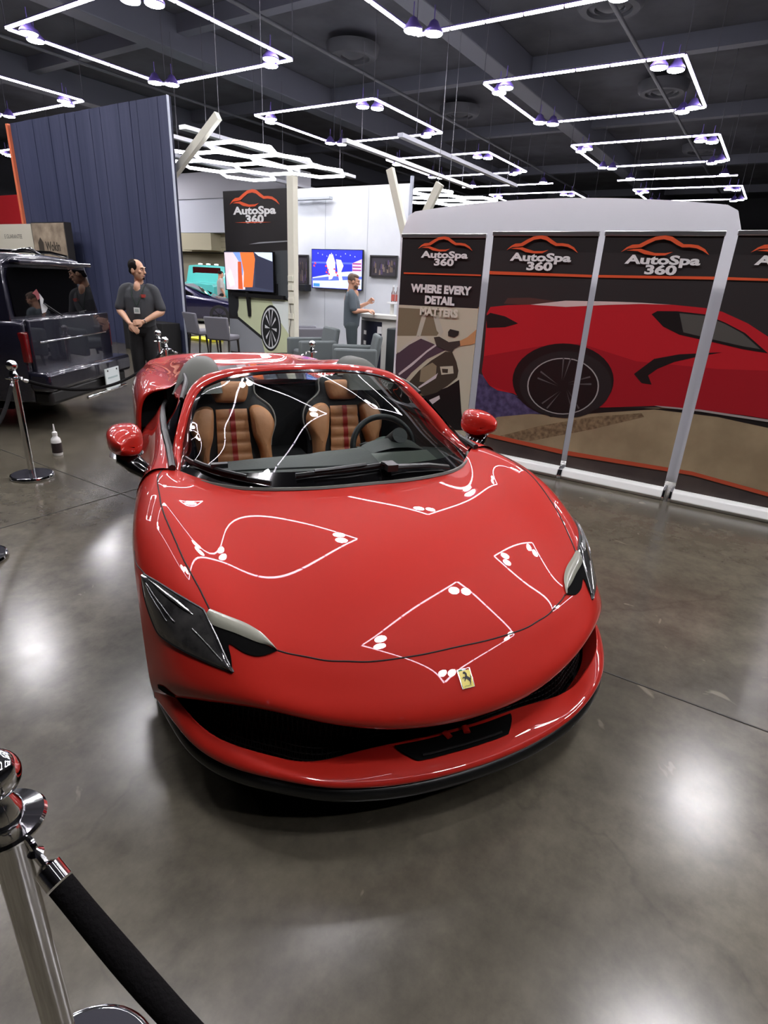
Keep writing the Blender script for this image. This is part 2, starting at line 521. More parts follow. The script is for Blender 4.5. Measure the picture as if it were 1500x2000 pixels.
A_SILL = [(0.696, 0.779), (0.352, 0.797), (-0.292, 0.789), (-0.297, 0.77), (0.349, 0.781), (0.635, 0.771)]
A_ORANGE2 = [(2.301, 0.293), (2.079, 0.28), (1.363, 0.256), (1.018, 0.262), (0.293, 0.28), (-0.444, 0.209), (-0.453, 0.176), (0.285, 0.248), (1.011, 0.225), (1.356, 0.214), (2.074, 0.242), (2.296, 0.255)]
A_TRACK = [(2.075, 0.255), (1.636, 0.444), (1.191, 0.6), (0.781, 0.699), (0.754, 0.67), (1.171, 0.488), (1.712, 0.282)]
A_LINE = [(3.246, 1.739), (2.405, 1.746), (2.404, 1.733), (3.245, 1.725)]
A_LINE2 = [(2.321, 1.779), (1.402, 1.777), (0.475, 1.795), (-0.027, 1.794), (-0.031, 1.779), (0.47, 1.774), (1.398, 1.757), (2.317, 1.751)]
P_WALL = [(3.358, 1.429), (2.266, 1.45), (2.123, 0.317), (3.275, 0.118)]
P_SHOP = [(3.356, 1.402), (2.843, 1.408), (2.779, 1.219), (2.82, 1.163), (3.338, 1.119)]
P_PIL1 = [(3.003, 1.359), (2.948, 1.362), (3.008, 1.14), (3.057, 1.136)]
P_PIL2 = [(2.886, 1.366), (2.823, 1.358), (2.748, 1.208), (2.774, 1.167), (2.825, 1.215)]
P_HOOD = [(3.292, 0.928), (3.213, 1.019), (3.033, 1.145), (2.86, 1.086), (2.708, 1.034), (2.91, 0.926), (3.086, 0.767), (3.187, 0.64), (3.273, 0.644)]
P_HL1 = [(3.245, 0.741), (3.093, 0.865), (2.918, 1.014), (2.814, 1.09), (2.797, 1.079), (2.916, 0.993), (3.083, 0.838), (3.235, 0.721)]
P_HL2 = [(3.261, 0.987), (3.057, 1.136), (2.961, 1.151), (2.86, 1.086), (2.999, 1.121), (3.132, 1.048), (3.259, 0.952)]
P_LAMP = [(3.104, 0.673), (2.997, 0.799), (2.861, 0.917), (2.706, 1.021), (2.63, 1.022), (2.575, 0.935), (2.544, 0.851), (2.552, 0.783), (2.65, 0.689), (2.769, 0.603), (2.91, 0.548), (3.031, 0.603)]
P_LAMP2 = [(2.974, 0.822), (2.844, 0.899), (2.793, 0.87), (2.793, 0.781), (2.89, 0.693), (2.98, 0.688)]
P_LAMP3 = [(2.754, 0.868), (2.609, 0.891), (2.594, 0.819), (2.73, 0.789)]
P_LAMP4 = [(2.992, 0.63), (2.786, 0.789), (2.771, 0.804), (2.79, 0.747), (2.889, 0.679), (2.982, 0.617)]
P_BUMP = [(3.098, 0.594), (2.91, 0.548), (2.649, 0.675), (2.527, 0.766), (2.472, 0.47), (2.427, 0.265), (2.896, 0.184)]
P_BL = [(2.85, 0.513), (2.734, 0.579), (2.723, 0.546), (2.806, 0.477)]
P_GLOVE = [(2.85, 1.147), (2.789, 1.159), (2.677, 1.116), (2.559, 1.14), (2.547, 1.095), (2.611, 1.057), (2.63, 1.022), (2.708, 1.034), (2.811, 1.064)]
P_CLOTH = [(2.695, 1.212), (2.675, 1.24), (2.576, 1.228), (2.58, 1.19), (2.622, 1.163), (2.691, 1.174)]
P_ARM = [(2.566, 1.133), (2.482, 1.179), (2.39, 1.262), (2.399, 1.46), (2.371, 1.462), (2.342, 1.153), (2.438, 1.112), (2.554, 1.088)]
P_TXT1 = [(3.13, 1.574), (2.504, 1.592), (2.961, 1.476), (2.675, 1.485), (3.024, 1.352), (2.614, 1.373), (2.809, 1.607), (2.821, 1.495), (2.819, 1.39)]
LOGO = [(3.093, 1.954), (2.504, 1.95), (3.066, 1.873), (2.531, 1.877), (2.927, 1.797), (2.665, 1.804), (2.195, 1.953), (1.517, 1.95), (2.156, 1.878), (1.548, 1.883), (1.996, 1.809), (1.7, 1.818), (1.193, 1.97), (0.545, 1.965), (1.147, 1.884), (0.575, 1.89), (0.997, 1.815), (0.719, 1.822), (0.275, 1.972), (0.237, 1.898)]
L1 = [(10.137, 2.997), (8.696, 2.98), (10.05, 2.858), (8.787, 2.832), (9.734, 2.702), (9.115, 2.696), (9.992, 2.655), (8.947, 2.647)]
W_BOT = [(10.315, 2.105), (8.497, 2.22), (8.489, 0.157), (10.31, -0.025)]
W_CAR = [(9.91, 1.28), (8.994, 1.26), (8.471, 1.175), (8.489, 0.157), (9.228, 0.083), (9.314, 0.387), (9.995, 0.748), (10.051, 1.053)]
W_SILL = [(9.993, 0.783), (9.288, 0.424), (9.291, 0.355), (10.022, 0.729)]
W_WHEEL = [(8.733, 0.638), (8.739, 0.565), (8.751, 0.492), (8.77, 0.422), (8.796, 0.357), (8.827, 0.297), (8.864, 0.245), (8.904, 0.202), (8.948, 0.169), (8.994, 0.147), (9.041, 0.136), (9.088, 0.137), (9.134, 0.151), (9.177, 0.176), (9.216, 0.212), (9.25, 0.258), (9.279, 0.313), (9.301, 0.376), (9.316, 0.444), (9.324, 0.517), (9.324, 0.592), (9.318, 0.667), (9.303, 0.74), (9.282, 0.81), (9.255, 0.874), (9.222, 0.932), (9.185, 0.982), (9.144, 1.022), (9.1, 1.052), (9.055, 1.072), (9.009, 1.08), (8.964, 1.077), (8.92, 1.063), (8.879, 1.038), (8.842, 1.003), (8.809, 0.958), (8.781, 0.906), (8.759, 0.846), (8.744, 0.78), (8.735, 0.71)]
W_WHEEL2 = [(9.965, 1.058), (9.969, 1.015), (9.978, 0.973), (9.989, 0.933), (10.004, 0.895), (10.022, 0.862), (10.042, 0.832), (10.065, 0.808), (10.088, 0.79), (10.113, 0.778), (10.137, 0.773), (10.161, 0.775), (10.184, 0.783), (10.206, 0.799), (10.225, 0.82), (10.242, 0.847), (10.255, 0.879), (10.265, 0.916), (10.272, 0.956), (10.274, 0.997), (10.273, 1.041), (10.268, 1.084), (10.259, 1.126), (10.247, 1.166), (10.232, 1.203), (10.213, 1.237), (10.193, 1.265), (10.171, 1.289), (10.147, 1.306), (10.123, 1.317), (10.099, 1.321), (10.075, 1.319), (10.053, 1.31), (10.032, 1.295), (10.013, 1.274), (9.997, 1.247), (9.983, 1.216), (9.973, 1.181), (9.967, 1.142), (9.964, 1.101)]
W_FEND = [(8.997, 1.178), (8.471, 1.175), (8.483, 0.492), (8.821, 0.83)]
W_SEAT = [(8.919, 2.125), (8.498, 2.146), (8.484, 1.206), (8.808, 1.285)]
W_FLOOR = [(10.281, 0.728), (9.996, 0.731), (9.266, 0.357), (9.13, 0.093), (10.31, -0.025)]
TV1 = [(10.248, 2.083), (8.871, 2.104), (8.827, 1.362), (10.231, 1.32)]
T_HAND = [(10.238, 2.074), (9.901, 2.079), (9.634, 1.697), (9.654, 1.356), (10.215, 1.331)]
T_BLUE = [(9.975, 2.078), (9.765, 2.081), (9.675, 1.824), (9.711, 1.63), (9.852, 1.723), (9.792, 1.884)]
T_OR = [(9.765, 2.081), (9.375, 2.087), (9.335, 1.957), (9.433, 1.415), (9.7, 1.403), (9.673, 1.696)]
T_DARK = [(9.329, 2.082), (8.848, 1.967), (8.841, 1.371), (9.361, 1.418)]
T_SKY = [(9.352, 2.087), (8.853, 2.095), (8.85, 1.922), (9.239, 2.021)]
TV2 = [(10.043, 2.304), (8.507, 2.321), (8.481, 1.455), (10.01, 1.444)]
V_ICE = [(10.021, 1.674), (9.228, 1.813), (8.493, 1.871), (8.481, 1.455), (10.01, 1.444)]
V_P1 = [(9.586, 2.024), (9.487, 2.21), (9.386, 2.211), (9.307, 2.031), (9.303, 1.81), (9.402, 1.658), (9.504, 1.636), (9.506, 1.804)]
V_P2 = [(9.284, 2.104), (9.135, 2.089), (9.057, 1.964), (9.128, 1.816), (9.073, 1.633), (9.173, 1.611), (9.228, 1.813)]
V_SCORE = [(8.791, 2.025), (8.517, 2.12), (8.507, 1.871), (8.784, 1.826)]
# ------------------------------------------------------------------ the red sports car (x forward, y to its left)
_cy = radians(-66.3050 - 57.9207)
_g = YAW
_wx, _wy = -0.10896, 2.41288
CAR = thing('sports_car', 'glossy red open-top sports car with tan seats, facing the viewer on the concrete floor', 'car',
            (cos(_g) * _wx + sin(_g) * _wy, -sin(_g) * _wx + cos(_g) * _wy, 0), _cy)
GAP = mat('panel_gap', rgb(20, 4, 4), 0.7)
MESHBLK = mat('grille_mesh', rgb(7, 7, 8), 0.7, spec=0.1)
WIRE = mat('grille_wire', rgb(14, 13, 13), 0.6, spec=0.25)
SHADEBLK = mat('shade_black', rgb(4, 4, 4), 0.9, spec=0.1)  # near-black that stands in for the shade of hollows

def mirror_grid(rows):
    """half rows (y>=0, first column on the centre line) -> full-width rows"""
    return [[(p[0], -p[1], p[2]) for p in r[:0:-1]] + [tuple(p) for p in r] for r in rows]
def flip(pts):
    return [(p[0], -p[1], p[2]) for p in pts]
def baked(mb, sub, name):
    """subdivided copy of a cage as plain mesh data"""
    o = mb.build(name, smooth=True, sub=sub, angle=0)
    dg = bpy.context.evaluated_depsgraph_get()
    me = bpy.data.meshes.new_from_object(o.evaluated_get(dg))
    bpy.data.objects.remove(o, do_unlink=True)
    return me

front = [
 # centre ........................................................... seam / crest ......... flank
 [(.045,0,.812),(.03,.25,.811),(-.055,.49,.803),(-.20,.655,.803),(-.345,.765,.828),(-.36,.845,.838),(-.36,.925,.76),(-.36,.945,.60)],
 [(.20,0,.796),(.19,.25,.794),(.13,.48,.777),(.03,.655,.785),(-.06,.79,.837),(-.07,.868,.838),(-.07,.935,.77),(-.07,.950,.668)],
 [(.42,0,.760),(.41,.25,.757),(.36,.475,.735),(.27,.645,.735),(.17,.785,.806),(.16,.868,.800),(.13,.938,.755),(.10,.950,.70)],
 [(.64,0,.692),(.63,.25,.688),(.575,.465,.665),(.48,.63,.676),(.38,.760,.742),(.34,.862,.738),(.31,.932,.68),(.29,.948,.63)],
 [(.80,0,.617),(.785,.25,.614),(.725,.465,.600),(.64,.615,.612),(.57,.735,.665),(.50,.842,.676),(.44,.915,.62),(.415,.942,.50)],
 [(.915,0,.547),(.897,.25,.544),(.835,.475,.548),(.765,.590,.555),(.69,.705,.590),(.62,.80,.590),(.54,.890,.54),(.45,.940,.42)],
 [(.985,0,.483),(.965,.25,.480),(.90,.470,.486),(.84,.592,.500),(.77,.695,.520),(.70,.79,.512),(.605,.883,.47),(.47,.938,.37)],
 [(1.048,0,.420),(1.03,.25,.421),(.965,.462,.438),(.897,.59,.462),(.828,.695,.468),(.755,.790,.452),(.652,.876,.415),(.49,.936,.33)],
 [(1.070,0,.370),(1.045,.25,.378),(.968,.462,.405),(.900,.588,.432),(.826,.692,.426),(.748,.782,.402),(.645,.864,.362),(.50,.928,.27)],
 [(1.035,0,.335),(1.01,.25,.345),(.93,.45,.375),(.862,.57,.405),(.785,.67,.398),(.71,.755,.375),(.61,.835,.335),(.48,.905,.24)],
 [(.93,0,.320),(.91,.23,.33),(.83,.42,.36),(.76,.53,.385),(.69,.62,.375),(.61,.70,.35),(.53,.78,.31),(.44,.86,.22)],
]
cage = MB().grid(mirror_grid(front), RED)
me = baked(cage, 3, 'front_shell')
bmf = bmesh.new(); bmf.from_mesh(me)
BVF = BVHTree.FromBMesh(bmf)
def snap(p, off=0.004, bv=None):
    h = (bv or BVF).find_nearest(Vector(p))
    n = h[1].normalized()
    if n.dot(Vector((h[0].x + 0.4, h[0].y * 1.2, h[0].z - 0.2))) < 0:
        n = -n
    return h[0] + n * off

seam = [(-.34,.80,.838),(-.2,.838,.86),(.023,.840,.846),(.093,.836,.827),(.166,.829,.81),(.23,.818,.792),(.289,.808,.773),(.344,.798,.755),(.399,.788,.74),(.449,.775,.722),(.492,.763,.704),(.536,.751,.687),(.578,.741,.669),(.614,.732,.65)]
drl_top = [(.600,.732,.64),(.626,.689,.625),(.664,.632,.606),(.704,.592,.589),(.743,.568,.572),(.769,.555,.56)]
fseam = [(.769,.555,.56),(.79,.525,.556),(.815,.478,.55),(.846,.419,.543),(.866,.359,.54),(.884,.302,.537),(.897,.23,.537),(.909,.12,.539),(.914,0,.545)]
outline = seam + drl_top[1:] + fseam[1:]
poly2 = [(p[0], p[1]) for p in outline]
poly2 = [(-.5, .80)] + poly2
full2 = poly2 + [(x, -y) for x, y in poly2[::-1]]
def inside(x, y, P):
    c = False
    for i in range(len(P)):
        (x1, y1), (x2, y2) = P[i], P[i - 1]
        if (y1 > y) != (y2 > y) and x < (x2 - x1) * (y - y1) / (y2 - y1) + x1:
            c = not c
    return c
# split the smooth shell into its panels along the seams, keeping one set of normals
me.calc_loop_triangles()
norms = [v.normal.copy() for v in me.vertices]
groups = {'hood': [], 'front_bumper': [], 'left': [], 'right': []}
for p in me.polygons:
    c = p.center
    if inside(c.x, c.y, full2) and c.z > .5:
        k = 'hood'
    elif c.x > .44 + (abs(c.y) < .80) * 0.0 and (c.x - .44) > (abs(c.y) - .93) * 0.2 and (c.x > .62 or c.z < .66 - (c.x - .415) * .6):
        k = 'front_bumper'
    else:
        k = 'left' if c.y > 0 else 'right'
    groups[k].append(p.index)
def subset(src, idx, name, mt, parent):
    used = {}
    vs, fs = [], []
    for i in idx:
        f = []
        for vi in src.polygons[i].vertices:
            if vi not in used:
                used[vi] = len(vs); vs.append(src.vertices[vi].co.copy())
            f.append(used[vi])
        fs.append(f)
    m2 = bpy.data.meshes.new(name)
    m2.from_pydata([tuple(v) for v in vs], [], fs)
    m2.materials.append(mt)
    m2.polygons.foreach_set('use_smooth', [True] * len(m2.polygons))
    inv = sorted(used, key=used.get)
    m2.normals_split_custom_set_from_vertices([tuple(norms[i]) for i in inv])
    o = bpy.data.objects.new(name, m2); COL.objects.link(o); o.parent = parent
    return o
HOOD = subset(me, groups['hood'], 'hood', RED, CAR)
BUMP = subset(me, groups['front_bumper'], 'front_bumper', RED, CAR)
subset(me, groups['left'], 'front_fender', RED, CAR)
subset(me, groups['right'], 'front_fender', RED, CAR)
b = MB()
for pts in (seam, flip(seam)):
    b.tube([snap(p, 0.0) for p in spline(pts, 60)], 0.0028, GAP, 6)
b.tube([snap(p, 0.0) for p in spline(fseam + flip(fseam)[-2::-1], 90)], 0.0026, GAP, 6)
for s in (1, -1):
    b.tube([snap((x, y * s, z), 0.0) for x, y, z in spline([(.415,.914,.68),(.33,.94,.68),(.25,.945,.67),(.19,.95,.69)], 14)], 0.002, GAP, 5)
b.build('panel_gap', CAR)

# ---- headlights: clear dark lens, pale running-light bar, flat black patch between painted as the slot's shade
LENSCAR = mat('headlamp_lens', rgb(24, 24, 26), 0.06, coat=1.0, noise=(9.0, rgb(74, 73, 72)))
DRL = mat('running_light_bar', rgb(138, 138, 126), 0.25, coat=0.5)
REFL = mat('headlamp_reflector', (0.55, 0.55, 0.55, 1), 0.22, 0.9)
def strip(a, c, n, mrows, off, mt, s, bulge=0.0, thick=0.0):
    A, B_ = spline(a, n), spline(c, n)
    rows = []
    for j in range(mrows + 1):
        t = j / mrows
        rows.append([snap((p.x + (q.x - p.x) * t, (p.y + (q.y - p.y) * t) * s, p.z + (q.z - p.z) * t), off + bulge * 4 * t * (1 - t)) for p, q in zip(A, B_)])
    return rows
up = [(0.34,0.918,0.665),(0.428,0.874,0.67),(0.496,0.831,0.663),(0.549,0.789,0.651),(0.583,0.758,0.64),(0.598,0.748,0.633),(0.631,0.738,0.613),(0.68,0.722,0.581),(0.727,0.708,0.547),(0.772,0.693,0.514)]
lo = [(0.341,0.922,0.656),(0.375,0.923,0.628),(0.42,0.917,0.597),(0.466,0.907,0.568),(0.52,0.89,0.537),(0.579,0.86,0.533),(0.633,0.824,0.531),(0.688,0.78,0.527),(0.732,0.737,0.521),(0.772,0.693,0.514)]
for s in (1, -1):
    H = empty('headlight', (0, 0, 0)); H.parent = CAR
    rows = strip(up, lo, 46, 10, 0.004, LENSCAR, s, 0.007)
    MB().grid(rows, LENSCAR).build('lens', H)
    # bright inner reflector line and edge trims seen in the lamp
    b = MB()
    A = spline(up, 41)
    b.tube([p + Vector((0, 0, .002)) for p in rows[2][3:24]], [0.001 + 0.005 * sin(pi * i / 20) for i in range(21)], REFL, 6)
    b.tube([p + Vector((0, 0, .002)) for p in rows[0][24:44]], 0.003, REFL, 6)
    b.tube([p + Vector((0, 0, .001)) for p in rows[5][4:22]], 0.0022, REFL, 6)
    b.tube([p + Vector((0, 0, .001)) for p in rows[6][5:20]], 0.0015, REFL, 6)
    b.tube([p + Vector((0, 0, .001)) for p in rows[4][28:42]], 0.0022, REFL, 6)
    b.build('reflector', H)
    b = MB(); b.tube([snap((p.x, p.y, p.z), .001) for p in rows[0]] + [snap(tuple(p), .001) for p in rows[-1][::-1]], 0.005, BLACK, 6); b.build('seal', H)
    d_lo = [(0.61,0.744,0.626),(0.642,0.73,0.609),(0.687,0.668,0.592),(0.727,0.613,0.574),(0.749,0.578,0.567),(0.77,0.557,0.559)]
    d_up = [(0.596,0.73,0.638),(0.626,0.689,0.625),(0.664,0.632,0.606),(0.704,0.592,0.589),(0.743,0.568,0.572),(0.769,0.555,0.56)]
    MB().grid(strip(d_up, d_lo, 24, 5, 0.007, DRL, s, 0.006), DRL).build('running_light', H)
    s_up = [(0.604,0.745,0.629),(0.64,0.73,0.611),(0.683,0.671,0.594),(0.724,0.612,0.576),(0.749,0.578,0.567),(0.77,0.555,0.559)]
    s_lo = [(0.77,0.693,0.516),(0.74,0.691,0.544),(0.707,0.69,0.571),(0.745,0.651,0.555),(0.768,0.609,0.549),(0.772,0.557,0.558)]
    MB().grid(strip(s_up, s_lo, 24, 8, 0.0045, SHADEBLK, s), SHADEBLK).build('air_slot_shade', H)

# ---- badge on the nose
YEL = mat('badge_yellow', rgb(232, 214, 96), 0.3, coat=0.6)
def on_nose(a, c, d=0.0):            # a: across, c: down the nose from the badge centre
    x = .984 + c * .73; z = .4835 - c * .68 * 1.0
    h = BVF.ray_cast(Vector((x + .5, a, z + .5)), Vector((-.7, 0, -.72)).normalized())
    p = h[0] if h[0] else Vector((x, a, z))
    return p + Vector((.70, 0, .71)) * d
BW, BH = .0235, .0305
b = MB()
FRM = mat('badge_frame', (0.85, 0.83, 0.8, 1), 0.15, 1.0)
gr = lambda w_, h_, d, c0=0: [[on_nose(-w_ + 2 * w_ * i / 4, c0 - h_ + 2 * h_ * j / 6, d) for i in range(5)] for j in range(7)]
b.grid(gr(BW, BH, .003), FRM)
b.grid(gr(BW * .86, BH * .90, .0042, 0.002), YEL)
GRN = mat('badge_green', rgb(40, 110, 70), 0.4); 
for k, mt in enumerate((mat('badge_green', rgb(40, 110, 70), 0.4), WHITE, RED)):
    w3 = BW * .86 / 3
    b.grid([[on_nose(-BW * .86 + w3 * 2 * k + w3 * 2 * i, -BH * .98 + .005 * j, .0046) for i in range(2)] for j in range(2)], mt)
BD = b.build('badge', CAR)
horse = [(-.010,-.024),(-.004,-.028),(.002,-.026),(.007,-.018),(.006,-.008),(.013,-.002),(.018,.002),(.019,-.006),(.022,-.012),(.023,-.002),(.019,.008),(.017,.013),(.016,.020),(.012,.027),(.009,.026),(.012,.019),(.010,.014),(.003,.006),(-.001,.002),(-.006,.006),(-.010,.012),(-.012,.010),(-.008,.002),(-.012,-.004),(-.016,.002),(-.018,-.001),(-.014,-.008),(-.006,-.006),(-.001,-.012),(-.003,-.018),(-.009,-.018)]
b = MB(); b.add([on_nose(a * .78, c * .78, .0056) for a, c in horse], [tuple(range(len(horse)))], BLACK)
for pts in ([(-.018,.031),(-.009,.0285),(-.002,.031),(.006,.029),(.015,.031)],):
    b.tube([on_nose(a * .78, c * .78, .0055) for a, c in pts], .0006, GRN, 4)
b.build('prancing_horse', BD, smooth=False)

# ---- lower lip of the bumper with three mouths
M_ = [(.945,0,.232),(.945,.12,.234),(.938,.285,.243),(.932,.40,.236),(.930,.475,.236),(.922,.545,.254),(.893,.60,.266),(.858,.668,.281),(.815,.728,.292),(.768,.772,.298),(.722,.806,.314),(.668,.842,.338)]
E_ = [(1.086,0,.198),(1.083,.12,.198),(1.069,.27,.205),(1.048,.385,.218),(1.028,.46,.226),(1.0,.535,.240),(.967,.60,.250),(.918,.675,.252),(.858,.742,.250),(.796,.797,.255),(.735,.838,.266),(.665,.872,.285)]
lip = []
for k in range(12):
    m0, e0 = Vector(M_[k]), Vector(E_[k])
    d = (e0 - m0)
    out = Vector((d.x, d.y, 0)).normalized()
    inn = Vector((-.04, -.02 if k else 0, -.085))
    row = [m0 + inn, m0 + inn * .18, m0 + Vector((0, 0, .001)), m0 + d * .14 + Vector((0, 0, .003)), m0 + d * .5 + Vector((0, 0, .010)), m0 + d * .86 + Vector((0, 0, .011)), e0 + Vector((0, 0, .003)), e0 + out * .002 + Vector((0, 0, -.014)), e0 - out * .03 + Vector((0, 0, -.022))]
    lip.append(row)
last = [p + Vector((-.16, .055, .02 if i < 6 else 0)) for i, p in enumerate(lip[-1])]
lip.append(last)
cols = [[tuple(lip[k][j]) for k in range(len(lip))] for j in range(9)]
full = mirror_grid(cols)
n = len(full[0]); mid = n // 2
LIP = MB()
vs = [p for r in full for p in r]
fs = []
for i in range(8):
    for j in range(n - 1):
        fs.append((i * n + j, i * n + j + 1, (i + 1) * n + j + 1, (i + 1) * n + j))
LIP.add(vs, fs, RED)
lipo = LIP.build('bumper_lip', CAR, sub=3, angle=0)
BVL = None
# centre scoop: closed black patch on the lip, its inner shade painted
def lip_pt(t, y, off=0.0):
    def at(L):
        for k in range(11):
            if L[k][1] <= y <= L[k + 1][1]:
                f = (y - L[k][1]) / (L[k + 1][1] - L[k][1])
                return Vector(L[k]).lerp(Vector(L[k + 1]), f)
    m0, e0 = at(M_), at(E_)
    p = m0.lerp(e0, t); p.z += .011 * sin(pi * min(1, t * 1.1)) + off
    return p
rows = []
for j in range(7):
    t = .15 + .49 * j / 6
    hw = .224 - .052 * (j / 6) ** 1.6
    row = []
    for i in range(21):
        y = -hw + 2 * hw * i / 20
        p = lip_pt(t, abs(y), .006)
        row.append((p.x, y, p.z))
    rows.append(row)
b = MB().grid(rows, SHADEBLK)
b.build('center_intake_shade', CAR)
b = MB()
b.tube([(lip_pt(.56, abs(y), .011).x, y, lip_pt(.56, abs(y), .011).z) for y in [-.15 + .3 * i / 14 for i in range(15)]], .004, BLACK, 6)
for q in (-.03, .03):
    b.tube([(lip_pt(t, abs(q), .010).x, q * (1.4 - t), lip_pt(t, abs(q), .010).z) for t in (.1, .2, .3)], .012, RED, 8, flat=.5)
b.build('intake_bar', CAR)
# grille between nose and lip
rows = []
for j in range(5):
    t = j / 4
    rows.append([])
    for k in range(12):
        lo_ = Vector(M_[k]) + Vector((-.06, -.03 if k else 0, -.08))
        hi_ = Vector(front[9][min(7, 0)])
        # upper edge interpolated along the nose underside
        y = M_[k][1]
        nr = front[8]
        for c in range(7):
            if nr[c][1] <= y <= nr[c + 1][1]:
                f = (y - nr[c][1]) / (nr[c + 1][1] - nr[c][1])
                hi_ = Vector(nr[c]).lerp(Vector(nr[c + 1]), f)
        hi_ = hi_ + Vector((-.11, -.04 if k else 0, .03))
        p = lo_.lerp(hi_, t)
        rows[-1].append((p.x, p.y, p.z))
b = MB().grid(mirror_grid(rows), MESHBLK)
b.build('grille_backing', CAR)
b = MB()
fr_ = mirror_grid(rows)
for i in range(5):
    R_ = spline(fr_[i], 90)
    if i < 4:
        R2 = spline(fr_[i + 1], 90)
        for q in (0, .33, .66):
            b.tube([p.lerp(p2, q) + Vector((.008, 0, 0)) for p, p2 in zip(R_, R2)], .0022, WIRE, 4)
lo_r, hi_r = spline(fr_[0], 90), spline(fr_[4], 90)
for k in range(2, 88):
    for sgn in (-1, 1):
        k2 = max(0, min(89, k + 2 * sgn))
        b.tube([lo_r[k] + Vector((.008, 0, 0)), hi_r[k2] + Vector((.008, 0, 0))], .0018, WIRE, 4, caps=False)
b.build('grille', CAR)
# black splitter under the lip
sp = []
for k in range(12):
    e0 = Vector(E_[k])
    out = Vector((e0.x + .15, e0.y, 0)).normalized()
    z0 = e0.z - .022
    sp.append([e0 - out * .05 + Vector((0, 0, -.018)), Vector((e0.x, e0.y, z0)) - out * .004, Vector((e0.x, e0.y, 0)) + out * .006 + Vector((0, 0, max(.13, z0 - .045))), Vector((e0.x, e0.y, 0)) - out * .02 + Vector((0, 0, max(.12, z0 - .058))), Vector((e0.x, e0.y, .115)) - out * .25])
sp.append([p + Vector((-.2, .05, 0)) for p in sp[-1]])
cols = [[tuple(sp[k][j]) for k in range(len(sp))] for j in range(5)]
SPL = mat('splitter_black', rgb(16, 17, 17), 0.35)
MB().grid(mirror_grid(cols), SPL).build('splitter', CAR, sub=2, angle=0)
# small vent slots at the bumper corners, flat patches of painted shade
b = MB()
for s in (1, -1):
    b.grid([[snap((.56 + .09 * i / 6, s * (.925 - .052 * i / 6), .345 + .012 * j - .006 * abs(i - 3) * j / 3), .003) for i in range(7)] for j in range(4)], SHADEBLK)
b.build('corner_vent_shade', CAR)

# ---- windscreen frame (pillars and header), glass
P_out = [(-.345,.785,.826),(-.45,.768,.838),(-.555,.746,.879),(-.64,.719,.933),(-.735,.688,.988),(-.838,.653,1.044),(-.915,.605,1.095),(-.955,.535,1.136),(-.958,.445,1.160),(-.935,.36,1.175),(-.912,.28,1.186),(-.895,.18,1.194),(-.885,.09,1.197),(-.883,0,1.198)]
P_in = [(-.330,.735,.806),(-.43,.722,.828),(-.555,.704,.858),(-.64,.679,.915),(-.73,.650,.972),(-.82,.610,1.035),(-.868,.560,1.085),(-.885,.485,1.118),(-.880,.405,1.142),(-.855,.325,1.159),(-.832,.245,1.170),(-.815,.16,1.178),(-.805,.08,1.181),(-.803,0,1.182)]
full_o = spline(P_out + flip(P_out)[-2::-1], 120)
full_i = spline(P_in + flip(P_in)[-2::-1], 120)
rows = []
for t, up_, in_ in ((0, -.012, 0), (0, .004, 0), (.3, .012, 0), (.7, .012, 0), (1, .002, 0), (1, -.02, 0), (.5, -.035, 0), (0, -.012, 0)):
    rows.append([(a.lerp(c, t) + Vector((0, 0, up_)) ) for a, c in zip(full_o, full_i)])
MB().grid(rows, RED).build('windshield_frame', CAR, angle=50, sub=1)
# glass patch
def cowl(t):                              # t -1..1 across
    a = abs(t)
    pts = [(.047,0,.815),(.034,.25,.814),(-.052,.49,.806),(-.19,.65,.803),(-.325,.735,.808)]
    P = spline(pts, 41)[int(round(a * 40))]
    return Vector((P.x, P.y * (1 if t >= 0 else -1), P.z))
side = [Vector(p) for p in P_in[:7]]
top = spline(P_in[6:], 41)
def top_at(t):
    P = top[int(round((1 - abs(t)) * 40))]
    return Vector((P.x, P.y * (1 if t >= 0 else -1), P.z))
sidec = spline(P_in[:7], 31)
NG = 30
G_ = []
for j in range(NG + 1):
    v = j / NG
    row = []
    for i in range(81):
        t = -1 + i / 40
        a = abs(t); u = a
        c0, c1 = cowl(t), top_at(t)
        sd = sidec[j]; sd = Vector((sd.x, sd.y * (1 if t >= 0 else -1), sd.z))
        cs = [cowl(0).lerp(top_at(0), v), cowl(1 if t >= 0 else -1).lerp(top_at(1 if t >= 0 else -1), v)]
        p = c0.lerp(c1, v) + (sd - cs[1]) * u ** 2.2
        p.z += .045 * sin(pi * v) * (1 - a * a)
        p.x += .03 * sin(pi * v) * (1 - a * a)
        row.append(p)
    G_.append(row)
GLASS = glass_mat('windshield_glass', (0.80, 0.86, 0.84, 1), ior=1.52)
FRIT = mat('glass_border', rgb(9, 9, 10), 0.08, coat=0.6)
b = MB()
b.grid([r[2:-2] for r in G_[3:NG - 1]], GLASS)
WS = b.build('windshield', CAR, angle=0)
b = MB()
b.grid(G_[:4], FRIT); b.grid(G_[NG - 1:], FRIT)
b.grid([r[:3] for r in G_[3:NG]], FRIT); b.grid([r[-3:] for r in G_[3:NG]], FRIT)
b.build('glass_border', WS, angle=0)
COWLT = mat('cowl_trim', rgb(92, 92, 88), 0.6)
b = MB()
b.tube([cowl(-1 + i / 30) + Vector((.004, 0, -.004)) for i in range(61)], .010, COWLT, 6)
b.build('cowl_seal', CAR)
